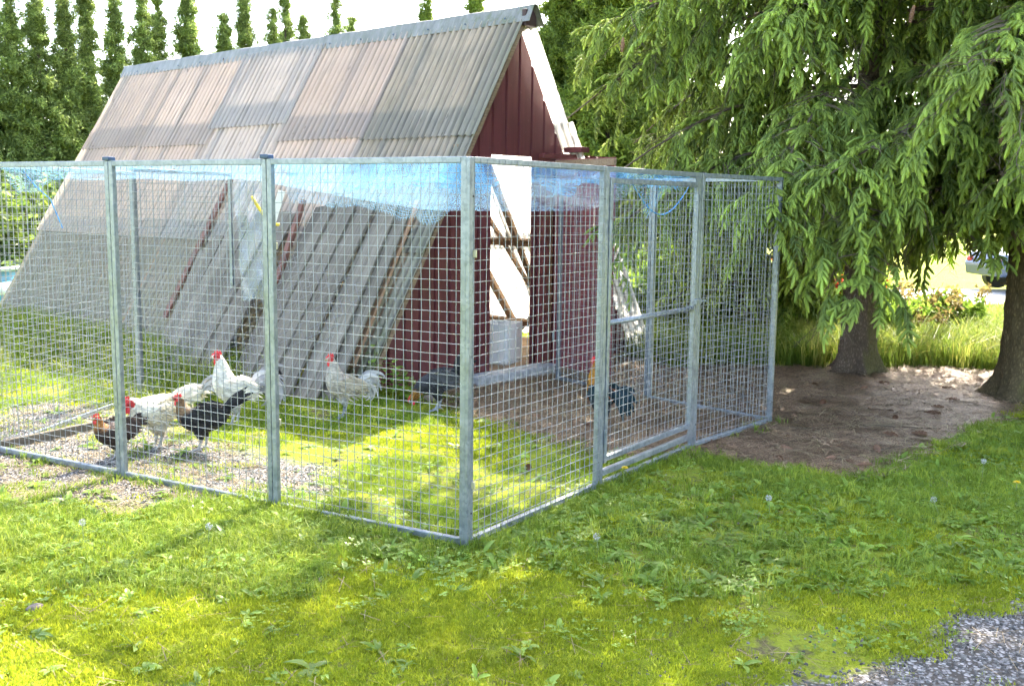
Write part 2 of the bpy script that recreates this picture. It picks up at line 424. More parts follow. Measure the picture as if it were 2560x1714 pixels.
# ------------------------------------------------------------------ scatter by geometry nodes
def scatter(name, pts, rots, scls, idx, variants, parent=None):
    me = bpy.data.meshes.new(name); pts = np.asarray(pts, np.float32)
    me.vertices.add(len(pts)); me.vertices.foreach_set('co', pts.ravel())
    a = me.attributes.new('rot', 'FLOAT_VECTOR', 'POINT'); a.data.foreach_set('vector', np.asarray(rots, np.float32).ravel())
    a = me.attributes.new('scl', 'FLOAT', 'POINT'); a.data.foreach_set('value', np.asarray(scls, np.float32))
    a = me.attributes.new('idx', 'INT', 'POINT'); a.data.foreach_set('value', np.asarray(idx, np.int32))
    o = link(name, me, parent)
    ng = bpy.data.node_groups.new(name + '_scatter', 'GeometryNodeTree')
    ng.interface.new_socket('Geometry', in_out='INPUT', socket_type='NodeSocketGeometry')
    ng.interface.new_socket('Geometry', in_out='OUTPUT', socket_type='NodeSocketGeometry')
    N, L = ng.nodes, ng.links
    gi, go = N.new('NodeGroupInput'), N.new('NodeGroupOutput'); j = N.new('GeometryNodeJoinGeometry')
    for vo in reversed(variants):
        oi = N.new('GeometryNodeObjectInfo'); oi.inputs['Object'].default_value = vo
        g2 = N.new('GeometryNodeGeometryToInstance'); L.new(oi.outputs['Geometry'], g2.inputs[0]); L.new(g2.outputs[0], j.inputs[0])
    ip = N.new('GeometryNodeInstanceOnPoints'); ip.inputs['Pick Instance'].default_value = True
    def na(nm, ty):
        q = N.new('GeometryNodeInputNamedAttribute'); q.data_type = ty; q.inputs['Name'].default_value = nm; return q.outputs['Attribute']
    er = N.new('FunctionNodeEulerToRotation'); L.new(na('rot', 'FLOAT_VECTOR'), er.inputs[0])
    L.new(gi.outputs[0], ip.inputs['Points']); L.new(j.outputs[0], ip.inputs['Instance']); L.new(na('idx', 'INT'), ip.inputs['Instance Index'])
    L.new(er.outputs[0], ip.inputs['Rotation']); L.new(na('scl', 'FLOAT'), ip.inputs['Scale']); L.new(ip.outputs[0], go.inputs[0])
    md = o.modifiers.new('scatter', 'NODES'); md.node_group = ng
    o['kind'] = 'stuff'
    return o

def source(name, v, f, t, mat, smooth=False):
    """an unlinked mesh object used as a scattered piece; t = tint per vertex"""
    me = bpy.data.meshes.new(name); me.from_pydata([tuple(p) for p in v], [], [tuple(q) for q in f]); me.update()
    at = me.attributes.new('tint', 'FLOAT', 'POINT'); at.data.foreach_set('value', np.asarray(t, np.float32))
    mats = mat if isinstance(mat, list) else [mat]
    for q in mats: me.materials.append(q)
    if smooth: me.polygons.foreach_set('use_smooth', [True] * len(me.polygons))
    return bpy.data.objects.new(name, me)

def blade_patch(name, mat, nb, rad, h0, h1, w, lean, seed, seg=1, curl=.0):
    r = random.Random(seed); v = []; f = []; t = []
    for i in range(nb):
        a = r.random() * 6.283; q = rad * math.sqrt(r.random()); x, y = q * math.cos(a), q * math.sin(a)
        h = r.uniform(h0, h1); d = r.random() * 6.283; ln = r.gauss(0, lean) + lean * .5
        dx, dy = math.cos(d) * ln * h, math.sin(d) * ln * h; s = r.random() * 6.283
        wx, wy = math.cos(s) * w / 2, math.sin(s) * w / 2; c = r.uniform(.15, 1.0); b = len(v)
        if seg == 1:
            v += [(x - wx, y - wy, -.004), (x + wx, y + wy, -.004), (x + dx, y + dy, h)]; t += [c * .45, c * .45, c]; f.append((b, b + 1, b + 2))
        else:
            hh = h * .55
            v += [(x - wx, y - wy, -.004), (x + wx, y + wy, -.004), (x + wx + dx * .3, y + wy + dy * .3, hh), (x - wx + dx * .3, y - wy + dy * .3, hh),
                  (x + dx * (1 + curl), y + dy * (1 + curl), h * (1 - curl * .35))]
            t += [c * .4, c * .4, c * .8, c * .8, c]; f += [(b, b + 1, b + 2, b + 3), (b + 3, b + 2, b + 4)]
    return source(name, v, f, t, mat)

def leaf_strip(v, f, t, base, direc, length, width, droop, tint, updir=(0, 0, 1), seg=4, cup=.15):
    """broad leaf: strip of quads along an arc"""
    d = Vector(direc).normalized(); upv = Vector(updir); side = d.cross(upv)
    if side.length < 1e-3: side = Vector((1, 0, 0))
    side.normalize(); p = Vector(base); b = len(v); cur = d.copy()
    for i in range(seg + 1):
        s = i / seg; w = width * (math.sin(math.pi * min(1, s * .92 + .05)) ** .8) * .5 + .0006
        nrm = side.cross(cur)
        v.append(tuple(p - side * w + nrm * w * cup)); v.append(tuple(p)); v.append(tuple(p + side * w + nrm * w * cup)); t += [tint, tint * .8, tint]
        p = p + cur * (length / seg); cur = (cur + Vector((0, 0, -droop / seg))).normalized()
    for i in range(seg):
        o = b + i * 3
        f += [(o, o + 1, o + 4, o + 3), (o + 1, o + 2, o + 5, o + 4)]

def rosette(name, mat, n, l0, l1, w, seed, lift=.5):
    r = random.Random(seed); v = []; f = []; t = []
    for i in range(n):
        a = 6.283 * i / n + r.uniform(-.4, .4); L = r.uniform(l0, l1)
        leaf_strip(v, f, t, (0, 0, .004), (math.cos(a), math.sin(a), r.uniform(.15, lift)), L, w * L / l1 * r.uniform(.8, 1.2), r.uniform(.5, 1.3), r.uniform(.2, 1))
    return source(name, v, f, t, mat)

# ------------------------------------------------------------------ chicken coop
def lichen_attr(me, fn):
    vals = np.array([fn(p.co) for p in me.vertices], np.float32)
    a = me.attributes.new('lichen', 'FLOAT', 'POINT'); a.data.foreach_set('value', vals)

COOP = empty('chicken_coop', CO, CTH)
tag(COOP, 'steep A-frame hen house with corrugated roof and dark red gable', 'hen house')
SL = math.hypot(KS, 1.0)            # slope length per metre of drop

def roof_sheet(side, d0, d1, y0, y1, lift, mat, seedv, lich=0.0, pitch=.084, amp=.0145):
    """corrugated sheet between drop d0..d1 and y0..y1; lift = height above the roof plane. Object coords: x down-slope, y along ridge"""
    me_v = []; me_f = []; ny = max(4, int(round((y1 - y0) / pitch * 6))); nx = 3
    r = random.Random(seedv); off = r.random() * .3
    for j in range(ny + 1):
        y = y0 + (y1 - y0) * j / ny; w = amp * math.cos(2 * math.pi * (y / pitch))
        for i in range(nx + 1):
            s = d0 + (d1 - d0) * i / nx
            me_v.append((s * SL, y, w + lift + .004 * math.sin(3 * s + y * 2 + off)))
    for j in range(ny):
        for i in range(nx):
            a = j * (nx + 1) + i; me_f.append((a, a + 1, a + nx + 2, a + nx + 1))
    me = bpy.data.meshes.new('roof_sheet'); me.from_pydata(me_v, [], me_f); me.materials.append(mat)
    me.polygons.foreach_set('use_smooth', [True] * len(me.polygons))
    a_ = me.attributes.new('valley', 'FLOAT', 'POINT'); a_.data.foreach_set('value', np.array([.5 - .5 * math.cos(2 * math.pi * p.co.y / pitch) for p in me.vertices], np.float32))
    lichen_attr(me, lambda c: max(0, 1 - abs(c.y) / .35) * (.8 if lich else 0) + max(0, (c.x - 1.6) / 1.7) * .95 * (1 if side < 0 else .3) + lich * .3)
    # local frame on the slope: x down slope, y along ridge, z outward
    xs = Vector((side * KS, 0, -1)).normalized(); yv = Vector((0, 1, 0)); zn = xs.cross(yv)
    if zn.z < 0: zn = -zn
    mt = Matrix((( xs.x, 0, zn.x, 0), (xs.y, 1, zn.y, 0), (xs.z, 0, zn.z, HR), (0, 0, 0, 1)))
    o = link('roof_sheet', me, ROOFS[side]); o.matrix_local = mt
    return o

ROOFS = {}
for sd in (-1, 1):
    mb = MB()                                             # rafters and purlins carry the sheets
    for y in np.linspace(.2, 6.95, 8):
        mb.bar((sd * .03, y, HR - .09), (sd * KS * 3.16, y, HR - .09 - 3.12), .045, .07, Vector((0, 1, 0)))
    if sd < 0:
        for dz in (.25, 1.2, 2.2, 3.0): mb.bar((sd * KS * dz + .02, .13, HR - dz - .075), (sd * KS * dz + .02, 7.0, HR - dz - .075), .04, .03)
    ROOFS[sd] = mb.build('roof_frame', PLANKW, COOP)
cols = [(-.02, 1.50), (1.44, 2.86), (2.78, 4.27), (4.17, 5.62), (5.54, 7.12)]
matsU = [ROOF_C, ROOF_A, ROOF_B, ROOF_A, ROOF_A]
botU = [1.12, 1.10, .91, 1.09, 1.07]
k = 0
for ci, (y0, y1) in enumerate(cols):
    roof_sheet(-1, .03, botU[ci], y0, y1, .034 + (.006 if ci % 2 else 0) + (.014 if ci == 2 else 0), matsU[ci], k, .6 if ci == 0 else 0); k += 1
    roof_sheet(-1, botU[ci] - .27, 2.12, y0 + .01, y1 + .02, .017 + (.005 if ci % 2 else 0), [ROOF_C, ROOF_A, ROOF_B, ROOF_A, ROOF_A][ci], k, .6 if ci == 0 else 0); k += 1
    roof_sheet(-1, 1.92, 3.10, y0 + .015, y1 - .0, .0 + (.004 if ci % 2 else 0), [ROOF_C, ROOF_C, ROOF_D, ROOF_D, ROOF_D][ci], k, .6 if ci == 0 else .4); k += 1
for ci, (y0, y1) in enumerate([(.02, 1.32), (1.25, 2.7), (2.62, 4.1), (4.02, 5.5), (5.42, 7.12)]):
    y0 = y0 if ci else -.04
    roof_sheet(1, .03, 1.16, y0, y1, .03 + (.005 if ci % 2 else 0), ROOF_R, k); k += 1
    roof_sheet(1, .92, 2.2, y0 - (.06 if ci == 0 else -.01), y1, .012 + (.005 if ci % 2 else 0), ROOF_R, k); k += 1
    roof_sheet(1, 2.0, 3.22, y0 - (.12 if ci == 0 else -.02), y1, -.006 + (.004 if ci % 2 else 0), ROOF_R, k); k += 1

# ridge cap
mb = MB(); prof = [(-.088, -.105), (-.080, -.085), (-.022, .045), (.0, .052), (.022, .045), (.11, -.105), (.12, -.125)]
N = 28
for i in range(N + 1):
    y = -.10 + (7.24) * i / N
    for j, (px, pz) in enumerate(prof): mb.v.append((px * 1.05, y, HR + pz + .035 + .004 * math.sin(i * 1.7 + j))); mb.col.append((1, 1, 1))
P = len(prof)
for i in range(N):
    for j in range(P - 1): mb.f.append((i * P + j, i * P + j + 1, (i + 1) * P + j + 1, (i + 1) * P + j))
ridge = mb.build('ridge_cap', RIDGE, COOP)
sol = ridge.modifiers.new('thick', 'SOLIDIFY'); sol.thickness = .004
lichen_attr(ridge.data, lambda c: max(0, 1 - c.y / 4.0))
for i in range(14):
    mb = MB(); y = .2 + i * .5; mb.ell((-.084, y, HR - .02), .006, .009, .009, 8, 5); mb.build('screw', CAPM, ridge)
mb = MB(); mb.box((-.07, -.04, HR - .10), (.085, .01, HR + .045))
mb.build('ridge_end_block', DKTRIM, COOP, bevel=.01)

# gable wall in trapezoid sheet, each rib strip a panel
DX0, DX1, DTOP = -.372, .30, 2.06
def gable(yw, door, nm, parent):
    pitch = .182; prof = [(0, 0), (.010, .030), (.026, .030), (.036, 0)]
    x = -1.98
    while x < 1.98:
        pts = [(x + a, b) for a, b in prof] + [(x + pitch + .004, 0)]
        mb = MB()
        for (xa, ya), (xb, yb) in zip(pts[:-1], pts[1:]):
            for x0, x1, za, zb in ((xa, xb, 0, 0),):
                top = lambda q: max(.02, HR - .03 - abs(q) / KS)
                bot = .03
                mid = (x0 + x1) / 2
                if door and DX0 < mid < DX1: bot = DTOP
                ta, tb = top(x0), top(x1)
                if max(ta, tb) <= bot: continue
                ta, tb = max(ta, bot), max(tb, bot)
                mb.add([(x0, yw + ya, bot), (x1, yw + yb, bot), (x1, yw + yb, tb), (x0, yw + ya, ta)], [(0, 1, 2, 3)])
        if mb.v:
            o = mb.build('wall_panel', RED, parent); o.modifiers.new('t', 'SOLIDIFY').thickness = .002
        x += pitch
gw = MB(); gw.bar((-1.9, .17, .05), (-.42, .17, .05), .06, .08); gw.bar((.34, .17, .05), (1.9, .17, .05), .06, .08)
gw.bar((DX0 - .035, .165, .0), (DX0 - .035, .165, 2.2), .05, .05, Vector((0, 1, 0))); gw.bar((DX1 + .035, .165, .0), (DX1 + .035, .165, 2.2), .05, .05, Vector((0, 1, 0)))
gw.bar((-.75, .17, 2.1), (.75, .17, 2.1), .05, .06)
GABLE = gw.build('gable_frame', PLANKW, COOP)
gable(.12, True, 'front', GABLE)
gb = MB(); gb.bar((-1.9, 6.96, .05), (1.9, 6.96, .05), .06, .08); GB = gb.build('rear_gable_frame', PLANKW, COOP)
gable(7.02, False, 'rear', GB)
# right rake closing boards: small dark red block where two sheets meet
mb = MB(); mb.box((.66 * 1.0 + .02, -.12, 2.12), (.66 + .16, .09, 2.17)); mb.build('rake_block', REDTRIM, COOP, bevel=.005)
# left rake batten
mb = MB(); mb.bar((-.02, .03, HR - .07), (-KS * 3.05, .03, HR - .07 - 3.05), .04, .03, Vector((0, 1, 0))); mb.build('rake_batten', PLANKW, COOP)
# head rail over the door, running to the far side
mb = MB(); mb.box((.26, .0, 2.05), (1.42, .06, 2.09)); rail = mb.build('head_rail', REDTRIM, COOP, bevel=.006)
for i in range(8):
    mb = MB(); mb.box((.30 + i * .14, -.005, 2.09), (.40 + i * .14, .055, 2.10)); mb.build('rail_cover', REDTRIM, rail)
# concrete threshold
mb = MB(); mb.box((-.72, -.10, -.08), (.42, .10, .085)); mb.build('threshold', CONCRETE, COOP, bevel=.012)
# door jamb boards
mb = MB(); mb.box((DX1 + .002, .02, .06), (DX1 + .10, .10, 2.05)); mb.build('door_jamb', REDTRIM, COOP, bevel=.004)
# open door leaf
hx, hy = .405, -.02; lx, ly = .205, -.862
dv = Vector((lx - hx, ly - hy, 0)); DW = dv.length; dv.normalize(); dn = Vector((-dv.y, dv.x, 0))
REDL = simple('red_door_sheet', (.235, .062, .07), .4, 0, .15, 3, .03, .5)
leafm = MB(); npn = 3
leafm.bar(Vector((hx, hy, .04)) + dv * .02, Vector((hx, hy, .04)) + dv * DW, .03, .06)
door = leafm.build('door', PLANKW, COOP)
leafm = MB(); leafm.bar(Vector((hx, hy, 2.0)) + dv * .02, Vector((hx, hy, 2.0)) + dv * DW, .03, .06); leafm.build('door_rail', PLANKW, door)
for i in range(npn):
    mb = MB(); a = Vector((hx, hy, 0)) + dv * (DW * i / npn); b = Vector((hx, hy, 0)) + dv * (DW * (i + 1) / npn - .004)
    o_ = dn * (-.02 if dn.y < 0 else .02)
    f_ = -1 if dn.y < 0 else 1
    nn = -dn * f_
    pr = [(a, .016), (a + dv * .012, .03), (a + dv * .035, .03), (a + dv * .047, .016), (b, .016)]
    for (p0, t0), (p1, t1) in zip(pr[:-1], pr[1:]):
        q0, q1 = p0 + nn * t0, p1 + nn * t1
        mb.add([(q0.x, q0.y, .01), (q1.x, q1.y, .01), (q1.x, q1.y, 2.04), (q0.x, q0.y, 2.04)], [(0, 1, 2, 3)])
    o = mb.build('door_panel', REDL, door); o.modifiers.new('t', 'SOLIDIFY').thickness = .002
MAUVE = simple('mauve_strip', (.23, .12, .14), .5)
mb = MB(); a = Vector((hx, hy, 1.98)) + dv * .12; b = Vector((hx, hy, .15)) + dv * .80  # thin mauve strip running diagonally across the door leaf
nn = -dn * (-1 if dn.y < 0 else 1); mb.bar(a + nn * .04, b + nn * .04, .012, .035, nn); mb.build('diagonal_strip', MAUVE, door)
for z in (.35, 1.75):
    mb = MB(); mb.tube([(hx, hy - .02, z - .05), (hx, hy - .02, z + .05)], .012, 8); mb.build('hinge', GALV, door)

# coop floor, straw and things inside
mb = MB(); mb.box((-1.8, .2, -.06), (1.85, 6.9, .055)); mb.build('floor', PLANKW, COOP)
for (a, b, w) in (((1.26, .13, 1.20), (1.26, 3.0, 1.20), .075), ((.93, 1.5, 1.70), (1.69, 1.15, .46), .03), ((1.34, 1.85, 1.05), (1.86, 1.65, .12), .09), ((1.60, .9, .62), (1.84, 1.62, .14), .06), ((1.72, .2, .25), (1.72, 3.5, .25), .08)):
    mb = MB(); mb.bar(a, b, w, .045, Vector((1, 0, .6))); mb.build('inner_brace', PLANKW, COOP)
def inside_pt(x, y, z): return cw(x, y, z)
box = MB(); box.box((-.17, -.16, 0), (.17, .16, .005))
for q in ((-.17, -.16, .005, .17, -.148, .40), (-.17, .148, .005, .17, .16, .40), (-.17, -.147, .005, -.158, .147, .40), (.158, -.147, .005, .17, .147, .40)):
    box.box(q[:3], q[3:])
nb = box.build('nest_box', WHITEM, None, bevel=.004, loc=inside_pt(.24, .50, .056), rot=(0, 0, CTH + .25)); tag(nb, 'pale open plastic box standing just inside the coop doorway', 'box')
# hanging feeder: domed bell over a tray
FE = empty('hanging_feeder', inside_pt(.12, 1.75, .52)); tag(FE, 'grey domed poultry feeder hanging inside the coop doorway', 'feeder')
def lathe(prof, n=20):
    mb = MB()
    for (r, z) in prof:
        for i in range(n): mb.v.append((r * math.cos(6.2832 * i / n), r * math.sin(6.2832 * i / n), z)); mb.col.append((1, 1, 1))
    for j in range(len(prof) - 1):
        for i in range(n): mb.f.append((j * n + i, j * n + (i + 1) % n, (j + 1) * n + (i + 1) % n, (j + 1) * n + i))
    return mb
FGREY = simple('feeder_grey', (.42, .41, .38), .5, 0, .1)
lathe([(.001, .42), (.05, .41), (.10, .36), (.135, .27), (.15, .15), (.155, .06), (.15, .055)]).build('dome', FGREY, FE, smooth=True)
lathe([(.001, .0), (.17, .0), (.185, .05), (.18, .05), (.165, .012), (.001, .012)]).build('tray', FGREY, FE, smooth=True)
mb = MB(); mb.tube([(0, 0, .41), (0, 0, 1.9)], .003, 5); mb.build('cord', GALV, FE)
mb = MB(); mb.box((-.11, -.05, 0), (.11, .05, .16)); tag(mb.build('timber_block', PLANKW, None, bevel=.006, loc=inside_pt(.02, 1.25, .056), rot=(0, 0, CTH)), 'short brown timber block on the straw in the coop', 'wood block')

# ------------------------------------------------------------------ planks leaning on the roof
pl = [  # y_top, y_bottom, width, length of drop at the top (z), bottom x, material, words
    (3.02, 2.62, .17, 1.06, -2.28), (2.84, 2.45, .11, 1.20, -2.34), (2.70, 2.33, .15, 1.42, -2.40), (2.52, 2.12, .13, 1.30, -2.42), (2.36, 1.97, .18, 1.50, -2.44), (2.17, 1.78, .12, 1.38, -2.46),
    (2.02, 1.62, .15, 1.47, -2.46), (1.86, 1.47, .12, 1.44, -2.45), (1.48, 1.13, .15, 1.52, -2.44), (1.33, .97, .12, 1.54, -2.46), (1.19, .84, .14, 1.55, -2.46), (1.05, .70, .13, 1.53, -2.46), (.91, .56, .14, 1.50, -2.44),
    (.77, .44, .12, 1.57, -2.40), (.63, .30, .14, 1.51, -2.38), (.49, .18, .12, 1.56, -2.34), (.36, .07, .15, 1.53, -2.30)]
ordn = ['first', 'second', 'third', 'fourth', 'fifth', 'sixth', 'seventh', 'eighth', 'ninth', 'tenth', 'eleventh', 'twelfth', 'thirteenth', 'fourteenth', 'fifteenth', 'sixteenth', 'seventeenth', 'eighteenth']
rp = random.Random(5)
for i, (yt, yb, w, zt, xb) in enumerate(pl):
    lay = .075 + (.03 if i % 2 else 0) + rp.uniform(0, .008)
    nlen = math.hypot(1, KS)
    top = Vector((-KS * (HR - zt) - lay / nlen * 1.0 - .02, yt, zt + lay * KS / nlen)); bot = Vector((xb - (.03 if i % 2 else 0), yb, .07))
    ax = (top - bot); L = ax.length; ax.normalize()
    side = Vector((0, 1, 0)); side = (side - ax * side.dot(ax)).normalized(); nz = ax.cross(side)
    hw = w * .57; th = rp.uniform(.011, .016)
    mb = MB(); ns = 6; vs = []
    jag = [(rp.uniform(-.02, .02), rp.uniform(-.02, .02)) for _ in range(2)]
    bow = rp.uniform(-.012, .012)
    for s in range(ns + 1):
        x = L * s / ns; bz = bow * math.sin(math.pi * s / ns); ww = hw * (1 + rp.uniform(-.02, .02))
        for sy in (-1, 1):
            for sz in (-1, 1):
                xx = x + (jag[1][(sy + 1) // 2] if s == ns else 0)
                vs.append((xx, sy * ww, bz + sz * th))
    fs = []
    for s in range(ns):
        o = s * 4
        fs += [(o, o + 4, o + 6, o + 2), (o + 1, o + 3, o + 7, o + 5), (o, o + 1, o + 5, o + 4), (o + 2, o + 6, o + 7, o + 3)]
    fs += [(0, 2, 3, 1), (ns * 4, ns * 4 + 1, ns * 4 + 3, ns * 4 + 2)]
    mb.add(vs, fs)
    wb = cw(*bot); R3 = Matrix((ax, side, nz)).transposed()
    Rw = Matrix.Rotation(CTH, 3, 'Z') @ R3
    o = mb.build('leaning_plank', PLANK, None, bevel=.004)
    o.matrix_world = Matrix.Translation(wb) @ Rw.to_4x4()
    wd = 'wide' if w > .14 else 'narrow'
    tag(o, f'{wd} grey weathered plank, {ordn[len(pl) - 1 - i]} from the gable end, leaning on the roof', 'plank', 'grey planks leaning on the coop roof')
def slope_bar(nm, mat, y0, z0, y1, z1, w, lift, label, cat, th=.03):
    nl_ = math.hypot(1, KS)
    a = Vector((-KS * (HR - z0) - lift / nl_, y0, z0 + lift * KS / nl_)); b = Vector((-KS * (HR - z1) - lift / nl_, y1, z1 + lift * KS / nl_))
    ax = a - b; L = ax.length; ax.normalize(); side = Vector((0, 1, 0)); side = (side - ax * side.dot(ax)).normalized(); nz = ax.cross(side)
    mb = MB(); mb.box((0, -w / 2, -th / 2), (L, w / 2, th / 2)); o = mb.build(nm, mat, None, bevel=.004)
    o.matrix_world = Matrix.Translation(cw(*b)) @ (Matrix.Rotation(CTH, 3, 'Z') @ Matrix((ax, side, nz)).transposed()).to_4x4()
    return tag(o, label, cat)
RUST = simple('rust_brown', (.15, .065, .045), .7, 0, .45, 9, .4)
slope_bar('rusty_strip', RUST, 3.28, 1.80, 3.22, .40, .075, .06, 'rust brown strip lying down the roof left of the planks', 'strip')
slope_bar('rusty_strip', RUST, 1.66, 1.52, 1.30, .02, .06, .20, 'dark red brown metal strip lying between the grey planks', 'strip', .04)
slope_bar('wood_batten', PLANKO, .27, 1.60, .19, .25, .055, .075, 'slim orange brown batten on the roof beside the gable edge', 'batten')

# ------------------------------------------------------------------ wire pen
PH = 1.84; TW = .03
pens = dict(C0=(-.208, 4.702), L1=(-1.259, 5.272), L2=(-2.293, 5.847), L3=(-3.33, 6.42), R1=(.503, 5.728), R2=(1.227, 6.747), R3=(1.975, 7.593),
            BK1=(-3.06, 8.25), BK2=(-2.60, 9.45), BR2=(1.15, 8.45), BR3=(.42, 9.36))
pens = {k_: Vector((*v_, 0)) for k_, v_ in pens.items()}
UPZ = Vector((0, 0, 1))
def wires(mb, a, ax, w, z0, z1, nrm, sp=.05, r=.0018, dy=0.0):
    n = int(w / sp)
    o = (w - n * sp) / 2
    for i in range(n + 1):
        x = o + i * sp
        if x < .008 or x > w - .008: continue
        jx = random.uniform(-.0015, .0015)
        mb.tube([a + ax * (x + random.gauss(0, .0018)) + nrm * (dy + .002 + random.gauss(0, .0012)) + UPZ * (z0 + (z1 - z0) * q_ / 5) for q_ in range(6)], r, 4, False)
    nz = int((z1 - z0) / sp)
    for j in range(nz + 1):
        z = z0 + j * sp + .006
        if z > z1: continue
        jz = random.uniform(-.0015, .0015)
        mb.tube([a + ax * (w * q_ / 5) + nrm * (dy - .0022 + random.gauss(0, .0012)) + UPZ * (z + random.gauss(0, .0018)) for q_ in range(6)], r, 4, False)
def panel(pa, pb, label, zg=0.0, h=PH, nrm_out=None):
    a, b = Vector(pa), Vector(pb); ax = (b - a); W = ax.length; ax.normalize(); nrm = Vector((ax.y, -ax.x, 0))
    root = empty('wire_panel', a + UPZ * zg, math.atan2(ax.y, ax.x))
    tag(root, label, 'fence panel', 'galvanised wire panels of the hen run')
    X = Vector((1, 0, 0)); Y = Vector((0, 1, 0)); g_ = .002
    for x in (g_ + TW / 2, W - g_ - TW / 2):
        mb = MB(); mb.bar((x, 0, 0), (x, 0, h), TW, TW, X); mb.build('post', GALV, root, bevel=.003)
    for z in (TW / 2 + .006, h - TW / 2):
        mb = MB(); mb.bar((TW + g_ + .001, 0, z), (W - TW - g_ - .001, 0, z), TW, TW); mb.build('rail', GALV, root, bevel=.003)
    mb = MB(); wires(mb, Vector((.01, 0, 0)), X, W - .02, .012, h - .008, Y, dy=-.0185)
    tag(mb.build('wire_mesh', WIRE, root), kind='stuff')
    return root, W
pen_list = [('C0', 'L1', 'wire panel forming the front of the run, left of the near corner post'), ('L1', 'L2', 'middle front wire panel with the black hen behind it'), ('L2', 'L3', 'front wire panel at the picture edge, beside the brown hen'),
            ('C0', 'R1', 'wire panel between the near corner post and the door'), ('R2', 'R3', 'wire panel between the door and the spruce branches')]
roots = {}
for a, b, lab in pen_list: roots[a + b] = panel(pens[a] if a != 'C0' else pens[a], pens[b], lab)
roots['BR'] = panel(pens['R3'], pens['BR2'], 'rear wire panel under the spruce, behind the orange rooster')
roots['BR3'] = panel(pens['BR2'], pens['BR3'], 'rear wire panel in front of the open red door')
roots['BK'] = panel(pens['L3'], pens['BK1'], 'side wire panel along the grass at the far side of the run')
roots['BK2'] = panel(pens['BK1'], pens['BK2'], 'side wire panel reaching the corrugated roof', .03)
# clamps and caps as parts
def part_box(root, nm, mat, lo, hi, bev=.002):
    mb = MB(); mb.box(lo, hi); return mb.build(nm, mat, root, bevel=bev)
for key, zz in (('C0L1', (1.38, .28)), ('L1L2', (1.38, .45))):
    rt_, W = roots[key]
    for z in zz: part_box(rt_, 'clamp', BRASS, (-.034, -.026, z), (.034, -.0155, z + .035))
for key in ('L1L2', 'L2L3'):
    part_box(roots[key][0], 'post_cap', CAPM, (-.02, -.024, PH + .001), (.036, .024, PH + .022), .004)
for key in ('C0L1', 'L1L2', 'C0R1', 'R2R3'):
    rt_, W = roots[key]
    for x in (.017, W - .017):
        for z in (.16, 1.66):
            mb = MB(); mb.tube([(x, -.0148, z), (x, -.0165, z)], .005, 8); mb.build('bolt_hole', BLACKM, rt_)
part_box(roots['C0L1'][0], 'corner_post_strip', GALV, (-.016, -.0165, 0), (.0015, .0165, PH - .004))

# door panel
a, b = pens['R1'], pens['R2']; ax = b - a; W = ax.length; yaw = math.atan2(ax.y, ax.x)
DP = empty('pen_door', a, yaw); tag(DP, 'galvanised wire door of the run with a round middle bar', 'pen door')
for x in (.018, W - .018):
    mb = MB(); mb.bar((x, 0, 0), (x, 0, PH), .03, .034, Vector((1, 0, 0))); mb.build('post', GALV, DP, bevel=.003)
for z in (.018, PH - .015):
    mb = MB(); mb.bar((.035, 0, z), (W - .035, 0, z), .03, .03); mb.build('rail', GALV, DP, bevel=.003)
mb = MB(); mb.bar((.035, -.002, .085), (W - .035, -.002, .085), .03, .036); mb.build('rail', GALV, DP, bevel=.003)
LF = MB(); LF.bar((.060, -.004, .14), (.060, -.004, PH - .06), .03, .03, Vector((1, 0, 0))); leaf = LF.build('door_leaf', GALV, DP, bevel=.003)
mb = MB(); mb.bar((W - .060, -.004, .14), (W - .060, -.004, PH - .06), .03, .03, Vector((1, 0, 0))); mb.build('stile', GALV, leaf, bevel=.003)
for z in (.165, PH - .078):
    mb = MB(); mb.bar((.076, -.004, z), (W - .076, -.004, z), .03, .03); mb.build('leaf_rail', GALV, leaf, bevel=.003)
mb = MB(); mb.tube([(.07, .004, .955), (W - .07, .004, .955)], .0165, 12); mb.build('middle_bar', GALV, leaf, smooth=True)
mb = MB(); wires(mb, Vector((.05, 0, 0)), Vector((1, 0, 0)), W - .1, .15, PH - .065, Vector((0, 1, 0)), dy=-.0235); tag(mb.build('wire_mesh', WIRE, leaf), kind='stuff')
lt = MB(); lt.box((W - .115, -.05, .985), (W - .03, -.027, 1.02)); latch = lt.build('latch', GALV, DP, bevel=.003)
mb = MB(); mb.tube([(W - .05, -.04, 1.0), (W + .05, -.04, 1.0)], .008, 8); mb.build('bolt', GALV, latch)
for (z, s) in ((PH - .03, -1), (.1, 1)):
    mb = MB(); x = W - .036
    mb.add([(x, -.021, z), (x - .10, -.021, z), (x, -.021, z + s * .15), (x, -.018, z), (x - .10, -.018, z), (x, -.018, z + s * .15)], [(0, 1, 2), (5, 4, 3), (0, 3, 4, 1), (1, 4, 5, 2), (2, 5, 3, 0)])
    mb.build('gusset', GALV, DP)
for z in (.3, 1.5):
    mb = MB(); mb.tube([(.042, -.022, z - .04), (.042, -.022, z + .04)], .009, 8); mb.build('hinge', GALV, DP)

# edging board lying along the inner left side
def ground_bar(nm, mat, a, b, w, h, label, cat, z=0.0):
    a = Vector((*a, 0)); b = Vector((*b, 0)); d = b - a; mb = MB(); L = d.length; mb.box((0, -w / 2, 0), (L, w / 2, h))
    za = float(ground_z(a.x, a.y)); o = mb.build(nm, mat, None, bevel=.004, loc=(a.x, a.y, za - .01 + z), rot=(0, 0, math.atan2(d.y, d.x)))
    return tag(o, label, cat)
ground_bar('edging_board', PLANK, (-3.36, 6.40), (-2.84, 7.28), .035, .07, 'grey edging board lying on the gravel behind the brown hen', 'board')
slab = MB(); slab.box((-.35, -.1, -.02), (.35, .1, .05))

